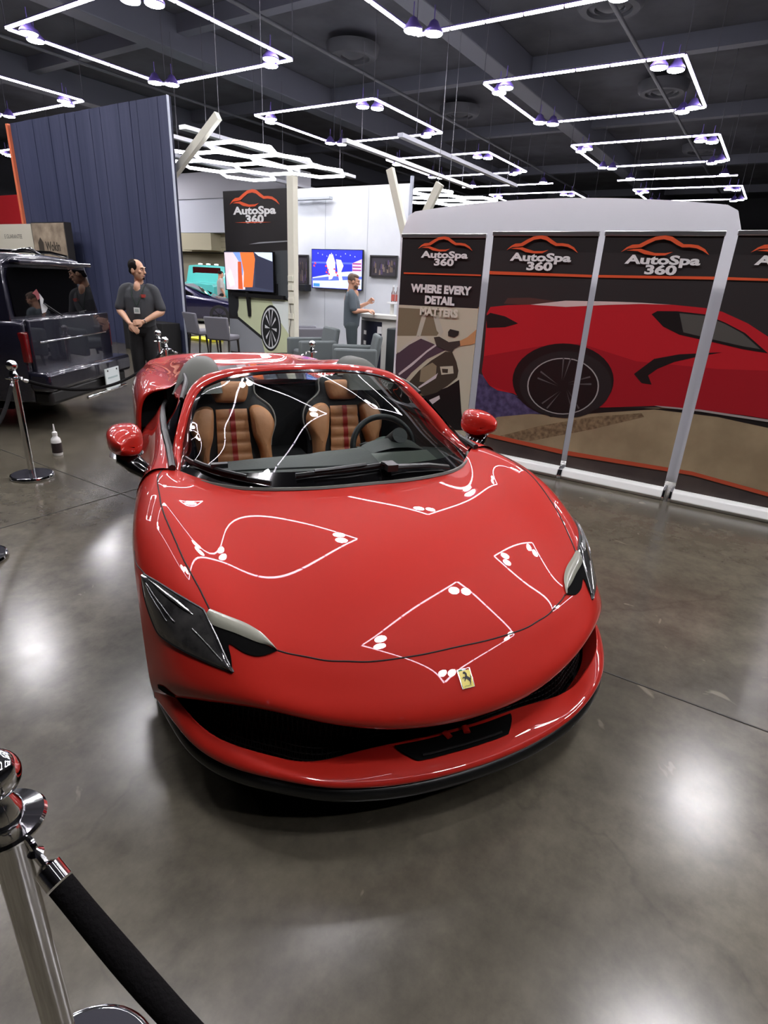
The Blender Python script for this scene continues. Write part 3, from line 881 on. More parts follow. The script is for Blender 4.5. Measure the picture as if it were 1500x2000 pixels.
# wipers
def on_glass(t, v, off=.02):
    i = (t + 1) * 40; j = v * NG
    p = G_[int(j)][int(i)].lerp(G_[min(NG, int(j) + 1)][int(i)], j - int(j))
    q = G_[int(j)][min(80, int(i) + 1)]
    p = p.lerp(q, i - int(i))
    return p + Vector((off * .5, 0, off))
RUB = mat('wiper_black', rgb(30, 31, 32), 0.35)
for (a, c, k) in (((-.95, .16), (-.40, .012), (-.72, .10)), ((-.30, .055), (.10, .085), (.12, .075))):
    b = MB()
    wa, wm, wc = [on_glass(a[0] + (c[0] - a[0]) * q, a[1] + (c[1] - a[1]) * q, .018) for q in (0, .5, 1)]
    L_ = [wa * (1 - q) * (1 - 2 * q) + wm * 4 * q * (1 - q) + wc * q * (2 * q - 1) for q in [i / 10 for i in range(11)]]
    b.tube(L_, .009, RUB, 6, flat=1.3)
    b.tube([p + Vector((.008, 0, .016)) for p in L_[2:9]], .010, RUB, 6, flat=.7)
    if c[0] > 0:
        b.tube([on_glass(.10, .085, .03), on_glass(.14, .06, .04), on_glass(.34, .045, .03), on_glass(.46, .02, .02)], .016, RUB, 8, flat=.7)
        b.box(tuple(on_glass(.13, .06, .035)), (.07, .05, .03), RUB)
    else:
        b.box(tuple(on_glass(k[0] + .06, k[1] + .0, .03)), (.03, .07, .02), RUB)
    b.build('wiper', CAR)

# ---- doors and sills
side_x = [-.30, -.55, -.85, -1.15, -1.40, -1.56]
prof = [
 [(.772,.830),(.80,.845),(.865,.842),(.925,.77),(.947,.60),(.945,.40),(.93,.17)],
 [(.768,.848),(.79,.850),(.83,.825),(.905,.72),(.942,.58),(.945,.40),(.93,.17)],
 [(.772,.862),(.79,.860),(.815,.82),(.875,.71),(.930,.56),(.940,.40),(.93,.17)],
 [(.765,.862),(.787,.862),(.810,.82),(.855,.72),(.915,.60),(.930,.42),(.92,.17)],
 [(.748,.866),(.774,.866),(.800,.81),(.850,.745),(.905,.66),(.920,.44),(.91,.17)],
 [(.725,.872),(.752,.872),(.786,.80),(.840,.745),(.900,.68),(.915,.45),(.91,.17)],
]
for s in (1, -1):
    rows = [[(x, y * s, z) for y, z in pr] for x, pr in zip(side_x, prof)]
    D = MB().grid(rows, RED).build('door', CAR, sub=2, angle=0)
    b = MB()
    b.tube([(x, (y - .003) * s, z + .008) for x, (y, z) in zip(side_x, [p[0] for p in prof])], .016, BLACK, 8)
    b.build('window_seal', D)
    # raised side glass
    W0 = [(-.36,.765,.835),(-.55,.764,.855),(-.85,.766,.87),(-1.12,.758,.876),(-1.36,.735,.90)]
    W1 = [(-.40,.755,.845),(-.60,.728,.925),(-.85,.668,1.045),(-1.05,.63,1.085),(-1.33,.615,1.08)]
    A, B_ = spline(W0, 20), spline(W1, 20)
    b = MB().grid([[(p.lerp(q, t).x, p.lerp(q, t).y * s, p.lerp(q, t).z) for p, q in zip(A, B_)] for t in (0, .35, .7, 1)], mat('side_glass', (0, 0, 0, 1)) if False else GLASS)
    b.build('side_window', D, angle=0)
    b = MB()
    b.tube([(p.x, p.y * s, p.z) for p in B_[9:]] , .012, BLACK, 6)
    b.build('window_rail', D)

# ---- mirrors
for s in (1, -1):
    rows = []
    for k in range(13):                      # along x, front to back
        t = k / 12
        x = -.46 - .20 * t
        r = sqrt(max(0.0, 1 - (1 - min(1, t * 1.25 + .02)) ** 2.2)) if t < .8 else 1 - .06 * ((t - .8) / .2)
        row = []
        for q in range(24):
            a = 2 * pi * q / 24
            ca, sa = cos(a), sin(a)
            e = .72
            yy = (abs(ca) ** e) * (1 if ca > 0 else -1)
            zz = (abs(sa) ** e) * (1 if sa > 0 else -1)
            hgt = .070 - .016 * yy
            row.append((x + .03 * yy * (1 - t), s * (.952 + .078 * yy * r), .898 + hgt * zz * r + .012 * yy * (zz > 0)))
        rows.append(row)
    b = MB().grid(rows, RED, True)
    b.add(rows[0], [tuple(range(24))], RED)
    MR = b.build('mirror_housing', CAR, angle=60)
    b = MB()
    bk = rows[-1]
    b.add([(p[0] + .012, .952 * s + (p[1] - .952 * s) * .94, .898 + (p[2] - .898) * .92) for p in bk], [tuple(range(24))], CHROME)
    b.build('mirror_glass', MR, smooth=False)
    b = MB()
    b.tube([(-.60, s * .975, .842), (-.575, s * .955, .820), (-.54, s * .915, .79), (-.53, s * .86, .745), (-.52, s * .83, .715)], [.03, .058, .054, .042, .036], GLOSSBLK, 14, flat=.62)
    u_ = [[(p[0], .952 * s + (p[1] - .952 * s) * 1.004, p[2] - .004) for p in r[13:24]] for r in rows[7:]]
    u_ = [[p if p[2] < .858 else (p[0], p[1], .858 + (p[2] - .858) * .1) for p in r] for r in u_]
    b.grid([[(p[0], .952 * s + (p[1] - .952 * s) * .97, .836 - .030 * (1 - ((p[1] - .952 * s) / .085) ** 2)) for p in r] for r in u_], GLOSSBLK)
    b.build('mirror_arm', MR, angle=60)

# ---- rear body
rear = [
 (-1.535,[(0,.985),(.22,.985),(.36,1.02),(.45,1.13),(.52,1.13),(.60,1.055),(.665,.975),(.72,.955),(.795,.948),(.852,.905),(.876,.79),(.885,.60),(.885,.40),(.885,.17)]),
 (-1.50, [(0,.985),(.22,.985),(.36,1.02),(.45,1.135),(.52,1.135),(.60,1.06),(.665,.985),(.72,.968),(.80,.968),(.872,.925),(.902,.80),(.912,.60),(.912,.40),(.91,.17)]),
 (-1.75, [(0,.985),(.22,.985),(.35,1.01),(.45,1.115),(.52,1.115),(.60,1.04),(.665,.975),(.73,.985),(.81,1.0),(.885,.94),(.912,.80),(.918,.60),(.918,.40),(.91,.17)]),
 (-2.05, [(0,.97),(.22,.97),(.35,.99),(.45,1.075),(.53,1.07),(.60,1.0),(.665,.965),(.735,.995),(.815,1.005),(.890,.94),(.918,.80),(.922,.60),(.922,.45),(.91,.25)]),
 (-2.25, [(0,.955),(.22,.955),(.35,.97),(.46,1.045),(.54,1.04),(.61,.98),(.67,.95),(.74,.985),(.815,.99),(.890,.92),(.918,.80),(.922,.70),(.922,.62),(.90,.60)]),
 (-2.52, [(0,.935),(.22,.935),(.36,.95),(.47,1.015),(.55,1.01),(.62,.955),(.68,.935),(.74,.96),(.81,.962),(.885,.90),(.916,.82),(.920,.78),(.920,.74),(.90,.73)]),
 (-2.80, [(0,.93),(.22,.93),(.36,.935),(.47,.975),(.56,.965),(.63,.935),(.69,.922),(.745,.935),(.81,.93),(.872,.87),(.905,.80),(.908,.70),(.908,.62),(.89,.60)]),
 (-3.02, [(0,.955),(.22,.955),(.36,.953),(.48,.957),(.57,.948),(.64,.935),(.70,.925),(.75,.92),(.80,.905),(.85,.84),(.88,.76),(.885,.60),(.885,.42),(.87,.25)]),
 (-3.20, [(0,.992),(.22,.990),(.36,.985),(.48,.978),(.57,.968),(.64,.955),(.70,.944),(.75,.930),(.79,.905),(.825,.83),(.845,.74),(.85,.60),(.85,.42),(.84,.25)]),
 (-3.26, [(0,.975),(.22,.973),(.36,.968),(.48,.960),(.57,.95),(.64,.935),(.69,.92),(.735,.90),(.77,.87),(.80,.80),(.82,.72),(.82,.60),(.82,.42),(.81,.25)]),
 (-3.30, [(0,.70),(.22,.70),(.36,.70),(.48,.70),(.55,.70),(.60,.70),(.65,.70),(.69,.69),(.72,.68),(.74,.66),(.75,.62),(.75,.5),(.75,.4),(.74,.25)]),
 (-3.22, [(0,.28),(.22,.28),(.36,.28),(.48,.28),(.55,.28),(.60,.28),(.65,.28),(.69,.28),(.71,.28),(.73,.27),(.73,.26),(.73,.25),(.73,.24),(.73,.23)]),
]
rows = [[(x, y, z) for y, z in pr] for x, pr in rear]
RB = MB().grid(mirror_grid(rows), RED).build('rear_body', CAR, sub=2, angle=0)
for s in (1, -1):
    b = MB()
    b.grid([[(-1.55 - .03 * j, s * (.725 + .150 * i / 6), .73 + (.225 - .05 * (i / 6) ** 2) * j / 5) for i in range(7)] for j in range(6)], MESHBLK)
    b.build('side_intake', RB, angle=0)
# engine cover and little back window between the roll-over humps
b = MB()
b.grid([[(-1.50 - .9 * j / 4, -.33 + .66 * i / 6, 1.0 - .03 * j / 4 + .02 * cos((i - 3) / 3 * pi / 2)) for i in range(7)] for j in range(5)], GLOSSBLK)
b.build('engine_cover', RB, angle=0)
# roll-over humps with grey fronts
HUMP = mat('grey_trim', rgb(74, 76, 70), 0.6)
for s in (1, -1):
    rows = []
    for k in range(9):
        t = k / 8
        x = -1.30 - .30 * t
        hh = .185 * (1 - (1 - min(1, t * 1.5)) ** 2)
        yc = .49 + .06 * (1 - t)
        row = []
        for q in range(13):
            a = pi * q / 12
            e = .8
            ca = cos(a); 
            row.append((x + .03 * sin(a), s * (yc + (.115 + .03 * (1 - t)) * (abs(ca) ** e) * (1 if ca > 0 else -1)), .975 + hh * (sin(a) ** e) + .0 * t))
        rows.append(row)
    MB().grid(rows, HUMP).build('roll_hoop', CAR, angle=0, sub=1)

# ---- cabin: tub, dashboard, seats, wheel
TAN = mat('tan_leather', rgb(190, 134, 92), 0.5, noise=(14, rgb(176, 121, 80)), bump=(60, .12))
STRIPE = mat('red_leather_stripe', rgb(150, 34, 24), 0.5)
DASH = mat('dash_leather', rgb(47, 52, 49), 0.55, bump=(90, .1))
CARB = mat('cabin_black', rgb(20, 21, 22), 0.55)
PIPING = mat('grey_piping', rgb(150, 150, 146), 0.5)
b = MB()
b.box((-.95, 0, .20), (1.5, 1.7, .05), CARB)
b.box((-1.60, 0, .56), (.06, 1.42, .80), CARB)
for s in (1, -1):
    b.grid([[(-.35 - 1.2 * i / 8, s * (.745 - .05 * (j == 0)), .25 + .60 * j / 3) for i in range(9)] for j in range(4)], CARB)
b.box((-1.1, 0, .40), (1.1, .24, .30), CARB)
b.build('cabin_tub', CAR, smooth=False)
rows = []
for i in range(25):
    y = -.72 + 1.44 * i / 24
    a = abs(y) / .72
    xb = -.55 - .08 * (1 - a ** 2) + (.0 if y < 0 else -.03)
    bump = .022 * math.exp(-((y - .36) / .20) ** 2)
    xf = .0 - .30 * a ** 2.2
    rows.append([(xf, y, .768), (xf - .15 * (1 - .4 * a), y, .778), (xf + (xb - xf) * .6, y, .780 + bump * .6), (xb + .02, y, .772 + bump), (xb, y, .762 + bump * .8), (xb + .03, y, .70), (xb + .06, y, .55), (xb + .2, y, .40)])
MB().grid(rows, DASH).build('dashboard', CAR, angle=0, sub=1)
b = MB()
b.grid([[(-.24 - .05 * j, .36 + (-.16 + .32 * i / 6), .797 + .006 * j) for i in range(7)] for j in range(4)], mat('dash_vent', rgb(92, 98, 92), .35))
b.tube([(-.30 - .03 * cos(i / 12 * pi), -.62 + .9 * i / 12, .795) for i in range(13)], .005, CARB, 5)
b.build('dash_trim', CAR)
# instrument hood
rows = []
for k in range(5):
    x = -.47 - .16 * k / 4
    rows.append([(x, .40 + .18 * cos(pi * q / 12), .76 + (.052 + .012 * k / 4) * sin(pi * q / 12)) for q in range(13)])
MB().grid(rows, DASH).build('instrument_hood', CAR, angle=0)
# steering wheel
SW = empty('steering_wheel', (-.78, .44, .725)); SW.parent = CAR
SW.rotation_euler = (0, radians(-24), 0)
b = MB()
b.tube([(.0, .195 * cos(2 * pi * k / 40), .185 * sin(2 * pi * k / 40) if sin(2 * pi * k / 40) > -.75 else -.134) for k in range(41)], .0175, CARB, 10, caps=False)
b.build('rim', SW)
b = MB()
SPOKE = mat('wheel_spoke', rgb(100, 108, 102), 0.35)
b.grid([[(.012 + .03 * cos(i / 4 * pi / 2), .085 * cos(2 * pi * q / 20) * (i / 4 if i else .02), .065 * sin(2 * pi * q / 20) * (i / 4 if i else .02)) for q in range(20)] for i in range(5)], SPOKE, True)
for s in (1, -1):
    b.tube([(.0, s * .05, 0), (-.005, s * .11, -.005), (.0, s * .175, .005)], [.03, .026, .02], SPOKE, 10, flat=.6)
    b.tube([(.03, s * .05, .02), (.045, s * .13, .025), (.04, s * .165, .02)], [.014, .018, .01], CARB, 8, flat=.5)
b.tube([(.0, 0, -.03), (.0, 0, -.13)], [.03, .02], SPOKE, 8, flat=.6)
b.build('hub', SW)
b = MB(); b.tube([(.02, 0, 0), (.25, 0, .03)], .045, CARB, 12); b.build('column', SW)

def cushion(outline, depth, mt, base, tilt, puff=.03, name='cushion', parent=None, xoff=0.0):
    """puffed panel: outline of (y, z) in the seat-back plane"""
    n = len(outline)
    cy = sum(p[0] for p in outline) / n; cz = sum(p[1] for p in outline) / n
    rows = []
    for k, (sc, d) in enumerate(((1.0, -depth), (1.0, 0.0), (.93, puff * .6), (.75, puff * .9), (.4, puff * 1.02), (.02, puff * 1.05))):
        rows.append([base + Vector((d + xoff, cy + (p[0] - cy) * sc, cz + (p[1] - cz) * sc)) for p in outline])
    rows = [[tilt @ (p - base) + base for p in r] for r in rows]
    return MB().grid(rows, mt, True)
def rounded(pts, n=36):
    P = [Vector((a, c, 0)) for a, c in pts]
    P = P + P[:3]
    return [(v.x, v.y) for v in spline(P, n + 1)[0:n]] if False else [(p.x, p.y) for p in closed(P[:-3], n)]
def closed(P, n):
    m_ = len(P); out = []
    for i in range(n):
        t = i / n * m_; k = int(t); t -= k
        a, b_, c, d = P[(k - 1) % m_], P[k % m_], P[(k + 1) % m_], P[(k + 2) % m_]
        out.append(0.5 * ((2 * b_) + (c - a) * t + (2 * a - 5 * b_ + 4 * c - d) * t * t + (3 * b_ - a - 3 * c + d) * t ** 3))
    return out
for s in (-1, 1):
    ST = empty('seat', (-1.26, s * .352 + (.03 if s > 0 else 0), .30)); ST.parent = CAR
    tilt = Matrix.Rotation(radians(-14), 3, 'Y')
    base = Vector((0, 0, 0))
    shell = rounded([(-.13, .76), (.13, .76), (.16, .66), (.25, .58), (.275, .48), (.235, .34), (.26, .10), (.24, 0), (-.24, 0), (-.26, .10), (-.235, .34), (-.275, .48), (-.25, .58), (-.16, .66)], 64)
    cushion(shell, .07, CARB, base, tilt, .02).build('seat_shell', ST)
    b = MB()
    b.tube([tilt @ Vector((.012, p[0] * 1.0, p[1])) for p in shell[2:24]], .005, PIPING, 6)
    b.tube([tilt @ Vector((.012, p[0] * 1.0, p[1])) for p in shell[46:64]], .005, PIPING, 6)
    b.build('piping', ST)
    cushion(rounded([(-.095, .735), (.095, .735), (.115, .70), (.095, .625), (.055, .61), (-.055, .61), (-.095, .625), (-.115, .70)], 40), .01, TAN, base, tilt, .045, xoff=.03).build('headrest', ST)
    # centre panel with cross ribs
    rows = []
    for j in range(49):
        z = .02 + .55 * j / 48
        hw = .095 + .030 * (1 - j / 48) ** 1.5
        rib = .010 * abs(sin(pi * 8 * j / 48)) ** .5
        rows.append([tilt @ Vector((.045 + rib - .012 * (2 * i / 14 - 1) ** 4, -hw + 2 * hw * i / 14, z)) for i in range(15)])
    MB().grid(rows, TAN).build('back_panel', ST, angle=0)
    rows = []
    for j in range(49):
        z = .02 + .55 * j / 48
        rib = .010 * abs(sin(pi * 8 * j / 48)) ** .5
        rows.append([tilt @ Vector((.049 + rib, -.016 + .032 * i / 4, z)) for i in range(5)])
    MB().grid(rows, STRIPE).build('back_stripe', ST, angle=0)
    for q in (1, -1):
        ol = rounded([(q * .112, .575), (q * .17, .59), (q * .235, .545), (q * .258, .47), (q * .225, .345), (q * .235, .15), (q * .25, .02), (q * .165, .0), (q * .168, .15), (q * .155, .30), (q * .125, .40), (q * .112, .50)], 48)
        cushion(ol, .02, TAN, base, tilt, .085, xoff=.03).build('bolster', ST)
    b = MB()
    b.grid([[(.05 + .46 * i / 8, -.25 + .5 * j / 10, .02 + .04 * (abs(j - 5) / 5) ** 3 - .0 * i) for i in range(9)] for j in range(11)], TAN)
    b.build('seat_base', ST, angle=0)

# ---- wheels, and a dark floor pan added to block light
TYRE = mat('tyre_rubber', rgb(22, 22, 23), 0.75)
RIM = mat('dark_rim', rgb(60, 61, 64), 0.3, .8)
for (x, y, r, wd) in ((.08, .815, .335, .24), (-2.52, .775, .355, .29)):
    for s in (1, -1):
        W = empty('wheel', (x, s * y, r)); W.parent = CAR
        b = MB()
        b.lathe([(r * .72, -wd / 2), (r * .93, -wd / 2), (r, -wd / 2 + .03), (r, wd / 2 - .03), (r * .93, wd / 2), (r * .72, wd / 2)], TYRE, n=40, axis='Y', caps=False)
        b.build('tyre', W)
        b = MB()
        b.lathe([(r * .72, -wd / 2 + .01), (r * .70, 0), (r * .72, wd / 2 - .01)], RIM, n=40, axis='Y', caps=False)
        b.lathe([(.001, -s * .02), (r * .70, -s * .02)], BLACK, n=30, axis='Y')
        for k in range(10):
            a = 2 * pi * k / 10
            b.tube([(.05 * cos(a), s * wd * .32, .05 * sin(a)), (r * .7 * cos(a + .05), s * wd * .42, r * .7 * sin(a + .05))], [.022, .014], RIM, 6)
        b.lathe([(.06, -.02), (.06, .02)], RIM, (0, s * wd * .32, 0), 16, 'Y')
        b.build('rim', W)
b = MB()
b.box((-1.25, 0, .15), (4.1, 1.30, .06), SHADEBLK)
b.box((-2.6, 0, .5), (1.2, 1.25, .55), SHADEBLK)
b.box((.15, 0, .36), (.9, 1.24, .42), SHADEBLK)
b.build('light_block_pan', CAR, smooth=False)
bmf.free()
# ------------------------------------------------------------------ hall walls
HALL = mat('hall_wall', rgb(52, 53, 58), 0.8)
for nm, c, s in (('wall_back', (62, 15, 5), (.4, 90, 10)), ('wall_left', (20, 52, 5), (100, .4, 10)),
                 ('wall_right', (20, -22, 5), (100, .4, 10)), ('wall_front', (-22, 15, 5), (.4, 90, 10))):
    struct(MB().box(c, s, HALL).build(nm, smooth=False))

# blue board wall
def boards():
    M = mat('blue_boards', rgb(42, 50, 80), 0.7)
    nt = M.node_tree; N, L = nt.nodes, nt.links
    tc = N.new('ShaderNodeTexCoord'); sp = N.new('ShaderNodeSeparateXYZ')
    L.new(tc.outputs['Object'], sp.inputs[0])
    mp = N.new('ShaderNodeMapping'); mp.inputs['Scale'].default_value = (1, 1.0, .05)
    L.new(tc.outputs['Object'], mp.inputs[0])
    n = N.new('ShaderNodeTexNoise'); n.inputs['Scale'].default_value = 2.6; n.inputs['Detail'].default_value = 6; n.inputs['Roughness'].default_value = .7
    L.new(mp.outputs[0], n.inputs['Vector'])
    r = N.new('ShaderNodeValToRGB')
    r.color_ramp.elements[0].position = .3; r.color_ramp.elements[0].color = rgb(36, 44, 74)
    r.color_ramp.elements[1].position = .7; r.color_ramp.elements[1].color = rgb(62, 67, 95)
    L.new(n.outputs['Fac'], r.inputs[0]); L.new(r.outputs[0], N['Principled BSDF'].inputs['Base Color'])
    bp = N.new('ShaderNodeBump'); bp.inputs['Strength'].default_value = .5; bp.inputs['Distance'].default_value = .01
    L.new(n.outputs['Fac'], bp.inputs['Height']); L.new(bp.outputs[0], N['Principled BSDF'].inputs['Normal'])
    return M
BLU = boards()
b = MB()
WT = 4.72
random.seed(3)
v = 10.62
while v < 16.35:
    wd = random.choice((.22, .28, .31, .36))
    wd = min(wd, 16.4 - v)
    dx = random.uniform(-.012, .012)
    b.box((8.52 + dx, v + wd / 2, WT / 2), (.05, wd - .012, WT), BLU)
    v += wd
b.box((8.57, 13.5, WT / 2), (.04, 5.76, WT - .01), mat('wall_core', rgb(20, 24, 44), .8))
struct(b.build('wall_partition', smooth=False))
b = MB().box((8.51, 10.612, WT / 2), (.05, .012, WT), mat('pale_edge', rgb(170, 176, 190), .6))
struct(b.build('trim_4', smooth=False))
ORG = mat('orange_strip', rgb(226, 120, 84), .5)
tag(MB().box((8.5, 16.46, WT / 2), (.07, .09, WT), ORG).build('edge_pole', smooth=False), 'thin orange upright strip at the left end of the blue wall', 'pole')
tag(MB().box((9.7, 20.2, 2.2), (.12, 2.9, 2.5), mat('red_panel', rgb(196, 40, 48), .5)).box((9.7, 20.2, .48), (.12, 2.9, .95), HALL).build('display_panel', smooth=False), 'red display panel at the far left edge beyond the orange strip', 'panel')
BEI = mat('beige_board', rgb(206, 202, 186), .6)
t = thing('sign_board', 'beige sign board with small dark lettering at the left edge', 'sign', (8.18, 16.35, 0))
b = MB(); b.box((0, 0, 1.27), (.06, 1.95, 2.54), BEI); b.build('board', t, smooth=False)
b = MB(); b.box((-.005, -.93, 1.27), (.08, .08, 2.56), mat('pine_edge', rgb(190, 172, 120), .6)); b.build('edge_strip', t, smooth=False)
text_mesh('E GUARANTEE', .13, mat('sign_ink', rgb(80, 80, 78), .7), lambda a, c, d: (-.031 - d, .05 - a, 2.22 + c), 'lettering', t, align='CENTER')
t = thing('wood_sign', 'weathered wooden sign with a dark emblem, above the dark wagon roof', 'sign', (8.12, 14.62, 0))
WOODS = mat('weathered_wood', rgb(128, 114, 98), .7, noise=(3.5, rgb(176, 160, 138)))
b = MB(); b.box((.0, 0, 2.02), (.14, 1.36, 1.04), WOODS); b.build('plank_face', t, smooth=False, bevel=.01)
b = MB(); b.box((.02, 0, 2.02), (.16, 1.42, 1.08), mat('sign_dark_edge', rgb(44, 42, 42), .6)); b.box((.04, 0, .75), (.1, .9, 1.5), HALL); b.build('back_box', t, smooth=False)
INK = mat('sign_dark_ink', rgb(62, 56, 48), .7)
b = MB(); hexp = [(.36 + .13 * cos(pi / 3 * k + pi / 6), 2.02 + .22 * sin(pi / 3 * k + pi / 6)) for k in range(6)]
b.prism(hexp, INK, lambda a, c, d: (-.072 - d, a, c), .002); b.build('emblem', t, smooth=False)
text_mesh('Wokin', .27, INK, lambda a, c, d: (-.072 - d, .16 - a, 1.96 + c), 'lettering', t, bold=.008, align='LEFT', sx=.8)
tag(MB().box((8.2, 11.35, .31), (.45, 1.35, .62), mat('black_skirt', rgb(14, 14, 16), .8)).build('low_cabinet', bevel=.01), 'black low cabinet at the foot of the blue wall behind the chrome posts', 'cabinet')

# ------------------------------------------------------------------ white booth
WALLW = mat('white_wall', rgb(228, 232, 238), .6, noise=(1.2, rgb(218, 223, 231)))
b = MB()
b.box((12.2, 9.55, 1.83), (.12, 4.4, 3.66), WALLW)
struct(b.build('wall_booth', smooth=False))
b = MB()
for vv in (8.45, 9.7):
    b.box((12.137, vv, 1.83), (.004, .012, 3.6), mat('wall_seam', rgb(180, 186, 196), .6))
struct(b.build('trim_5', smooth=False))
struct(MB().box((12.15, 7.33, 1.9), (.06, .06, 3.8), mat('pale_edge', rgb(170, 176, 190), .6)).build('trim_6', smooth=False))
tag(MB().box((12.0, 10.05, 3.42), (.14, 1.25, .07), mat('lamp_grey', rgb(176, 182, 190), .5)).box((12.1, 10.05, 3.42), (.1, .05, .05), ALU).build('wall_lamp', bevel=.01), 'grey bar lamp high on the white booth wall', 'lamp')

BLKP = mat('print_black', rgb(38, 35, 36), .45)
ORP = mat('print_orange', rgb(228, 92, 52), .45)
WHP = mat('print_white', rgb(236, 236, 236), .45)
SW1 = [(-.5,0),(-.44,.055),(-.38,.085),(-.30,.09),(-.22,.135),(-.13,.175),(-.02,.19),(.06,.175),(.13,.135),(.2,.095),(.28,.095),(.36,.085),(.44,.045),(.5,-.02),(.42,.025),(.35,.052),(.27,.062),(.19,.06),(.12,.09),(.05,.13),(-.03,.148),(-.12,.135),(-.2,.095),(-.27,.055),(-.34,.045),(-.42,.04)]
SW2 = [(-.44,.02),(-.35,.035),(-.27,.04),(-.2,.02),(-.1,-.005),(.02,-.005),(.1,.01),(.02,-.03),(-.1,-.035),(-.22,-.02),(-.3,.012)]
def logo(parent, name, v0, z0, width, place, second=True):
    b = MB()
    for sw in (SW1, SW2):
        b.add([place(v0 - a * width, z0 + c * width, .0025) for a, c in sw], [tuple(range(len(sw)))], ORP)
    lb = text_mesh('AutoSpa', width * .137, WHP, lambda a, c, d: place(v0 - a, z0 - width * .128 + c, .0025), None, None, bold=width * .0055, sx=1.78)
    l2 = text_mesh('360', width * .142, WHP, lambda a, c, d: place(v0 - a, z0 - width * .242 + c, .0025), None, None, bold=width * .006, sx=1.72)
    b.add(lb.v, lb.f, WHP); b.add(l2.v, l2.f, WHP)
    return b.build(name, parent, smooth=False)

def clip(poly, lo, hi, ax=0):
    def half(P, keep, cut):
        out = []
        for i in range(len(P)):
            p, q = P[i - 1], P[i]
            if keep(p) != keep(q):
                t = (cut - p[ax]) / (q[ax] - p[ax])
                out.append((p[0] + (q[0] - p[0]) * t, p[1] + (q[1] - p[1]) * t))
            if keep(q):
                out.append(q)
        return out
    P = half(poly, lambda p: p[ax] >= lo, lo)
    P = half(P, lambda p: p[ax] <= hi, hi) if P else P
    return P

# TV banner panel with its white post
t = thing('banner_panel', 'tall black printed banner panel with a car picture behind the mounted screen', 'banner', (9.5, 9.4, 0))
UP = 9.5
def pl_tv(v, z, d):
    return (-.03 - d, v - 9.4, z)
b = MB(); b.box((0, 0, 1.62), (.05, 1.80, 3.24), BLKP); b.build('panel', t, smooth=False)
logo(t, 'logo_print', 9.41, 2.985, 1.40, pl_tv)
b = MB()
layers = [(W_FLOOR, rgb(150, 154, 160)), (W_SEAT, rgb(74, 78, 82)), (W_CAR, rgb(206, 214, 176)), (W_SILL, rgb(38, 40, 40)), (W_FEND, rgb(232, 240, 236)), (W_WHEEL, rgb(34, 36, 38)), (W_WHEEL2, rgb(44, 46, 48))]
for k, (pg_, c_) in enumerate(layers):
    P = clip(clip(pg_, 8.505, 10.295), .02, 3.2, 1)
    if len(P) > 2:
        b.add([pl_tv(a, c, .001 + .0006 * k) for a, c in P], [tuple(range(len(P)))], mat('print_%d' % k, c_, .4))
cx_ = sum(p[0] for p in W_WHEEL) / len(W_WHEEL); cz_ = sum(p[1] for p in W_WHEEL) / len(W_WHEEL)
SIL = mat('print_silver', rgb(214, 218, 220), .4)
for q, mt_, dz in ((.90, SIL, .0056), (.82, mat('print_5', rgb(34, 36, 38), .4), .0062)):
    P = clip([(cx_ + (a - cx_) * q, cz_ + (c - cz_) * q) for a, c in W_WHEEL], 8.505, 10.295)
    b.add([pl_tv(a, c, dz) for a, c in P], [tuple(range(len(P)))], mt_)
b.add([pl_tv(a, c, .003) for a, c in ((9.98, 2.652), (9.47, 2.640), (8.95, 2.650), (9.47, 2.664))], [(0, 1, 2, 3)], ORP)
b.add([pl_tv(a, c, .003) for a, c in ((9.6, 2.24), (8.52, 2.30), (8.52, 2.32), (9.3, 2.285))], [(0, 1, 2, 3)], mat('print_grey', rgb(150, 152, 156), .4))
for k in range(10):
    a = 2 * pi * k / 10
    p0 = (cx_ + .02 * cos(a), cz_ + .05 * sin(a)); p1 = (cx_ + .17 * cos(a + .16), cz_ + .40 * sin(a + .16)); p2 = (cx_ + .17 * cos(a - .02), cz_ + .40 * sin(a - .02))
    P = clip([p0, p1, p2], 8.505, 10.295)
    if len(P) > 2:
        b.add([pl_tv(a_, c_, .007) for a_, c_ in P], [tuple(range(len(P)))], SIL)
b.build('picture_print', t, smooth=False)
b = MB()
b.box((-.0, -.99, 1.72), (.14, .16, 3.44), mat('cream_post', rgb(222, 220, 204), .5))
for z in (.9, 1.2, 1.45, 1.62):
    b.box((-.075, -.99, z), (.04, .13, .11), mat('cream_post', rgb(222, 220, 204), .5))
b.tube([(-.08, -.95, 1.2), (-.085, -1.0, .9), (-.08, -.93, .6), (-.08, -.97, .2)], .006, BLACK, 6)
b.build('post', t, bevel=.006)

def emis(name, c, e=1.0):
    return mat(name, c, .4, emit=e * .72)
def screen(name, label, u, v0, v1, z0, z1, art, tilt=0.0, mount=None):
    t = thing(name, label, 'television', (u, (v0 + v1) / 2, (z0 + z1) / 2))
    w_, h_ = v1 - v0, z1 - z0
    b = MB(); b.box((.02, 0, 0), (.05, w_ + .03, h_ + .03), GLOSSBLK); b.build('bezel', t, smooth=False, bevel=.004)
    b = MB()
    for k, (pg_, mt) in enumerate(art):
        P = clip(clip(pg_, v0, v1), z0, z1, 1)
        if len(P) > 2:
            b.add([(-.0065 - .0005 * k, a - (v0 + v1) / 2, c - (z0 + z1) / 2) for a, c in P], [tuple(range(len(P)))], mt)
    b.build('screen', t, smooth=False)
    return t
full_ = lambda v0, v1, z0, z1: [(v0, z0), (v1, z0), (v1, z1), (v0, z1)]
v0, v1, z0, z1 = 8.84, 10.24, 1.34, 2.09
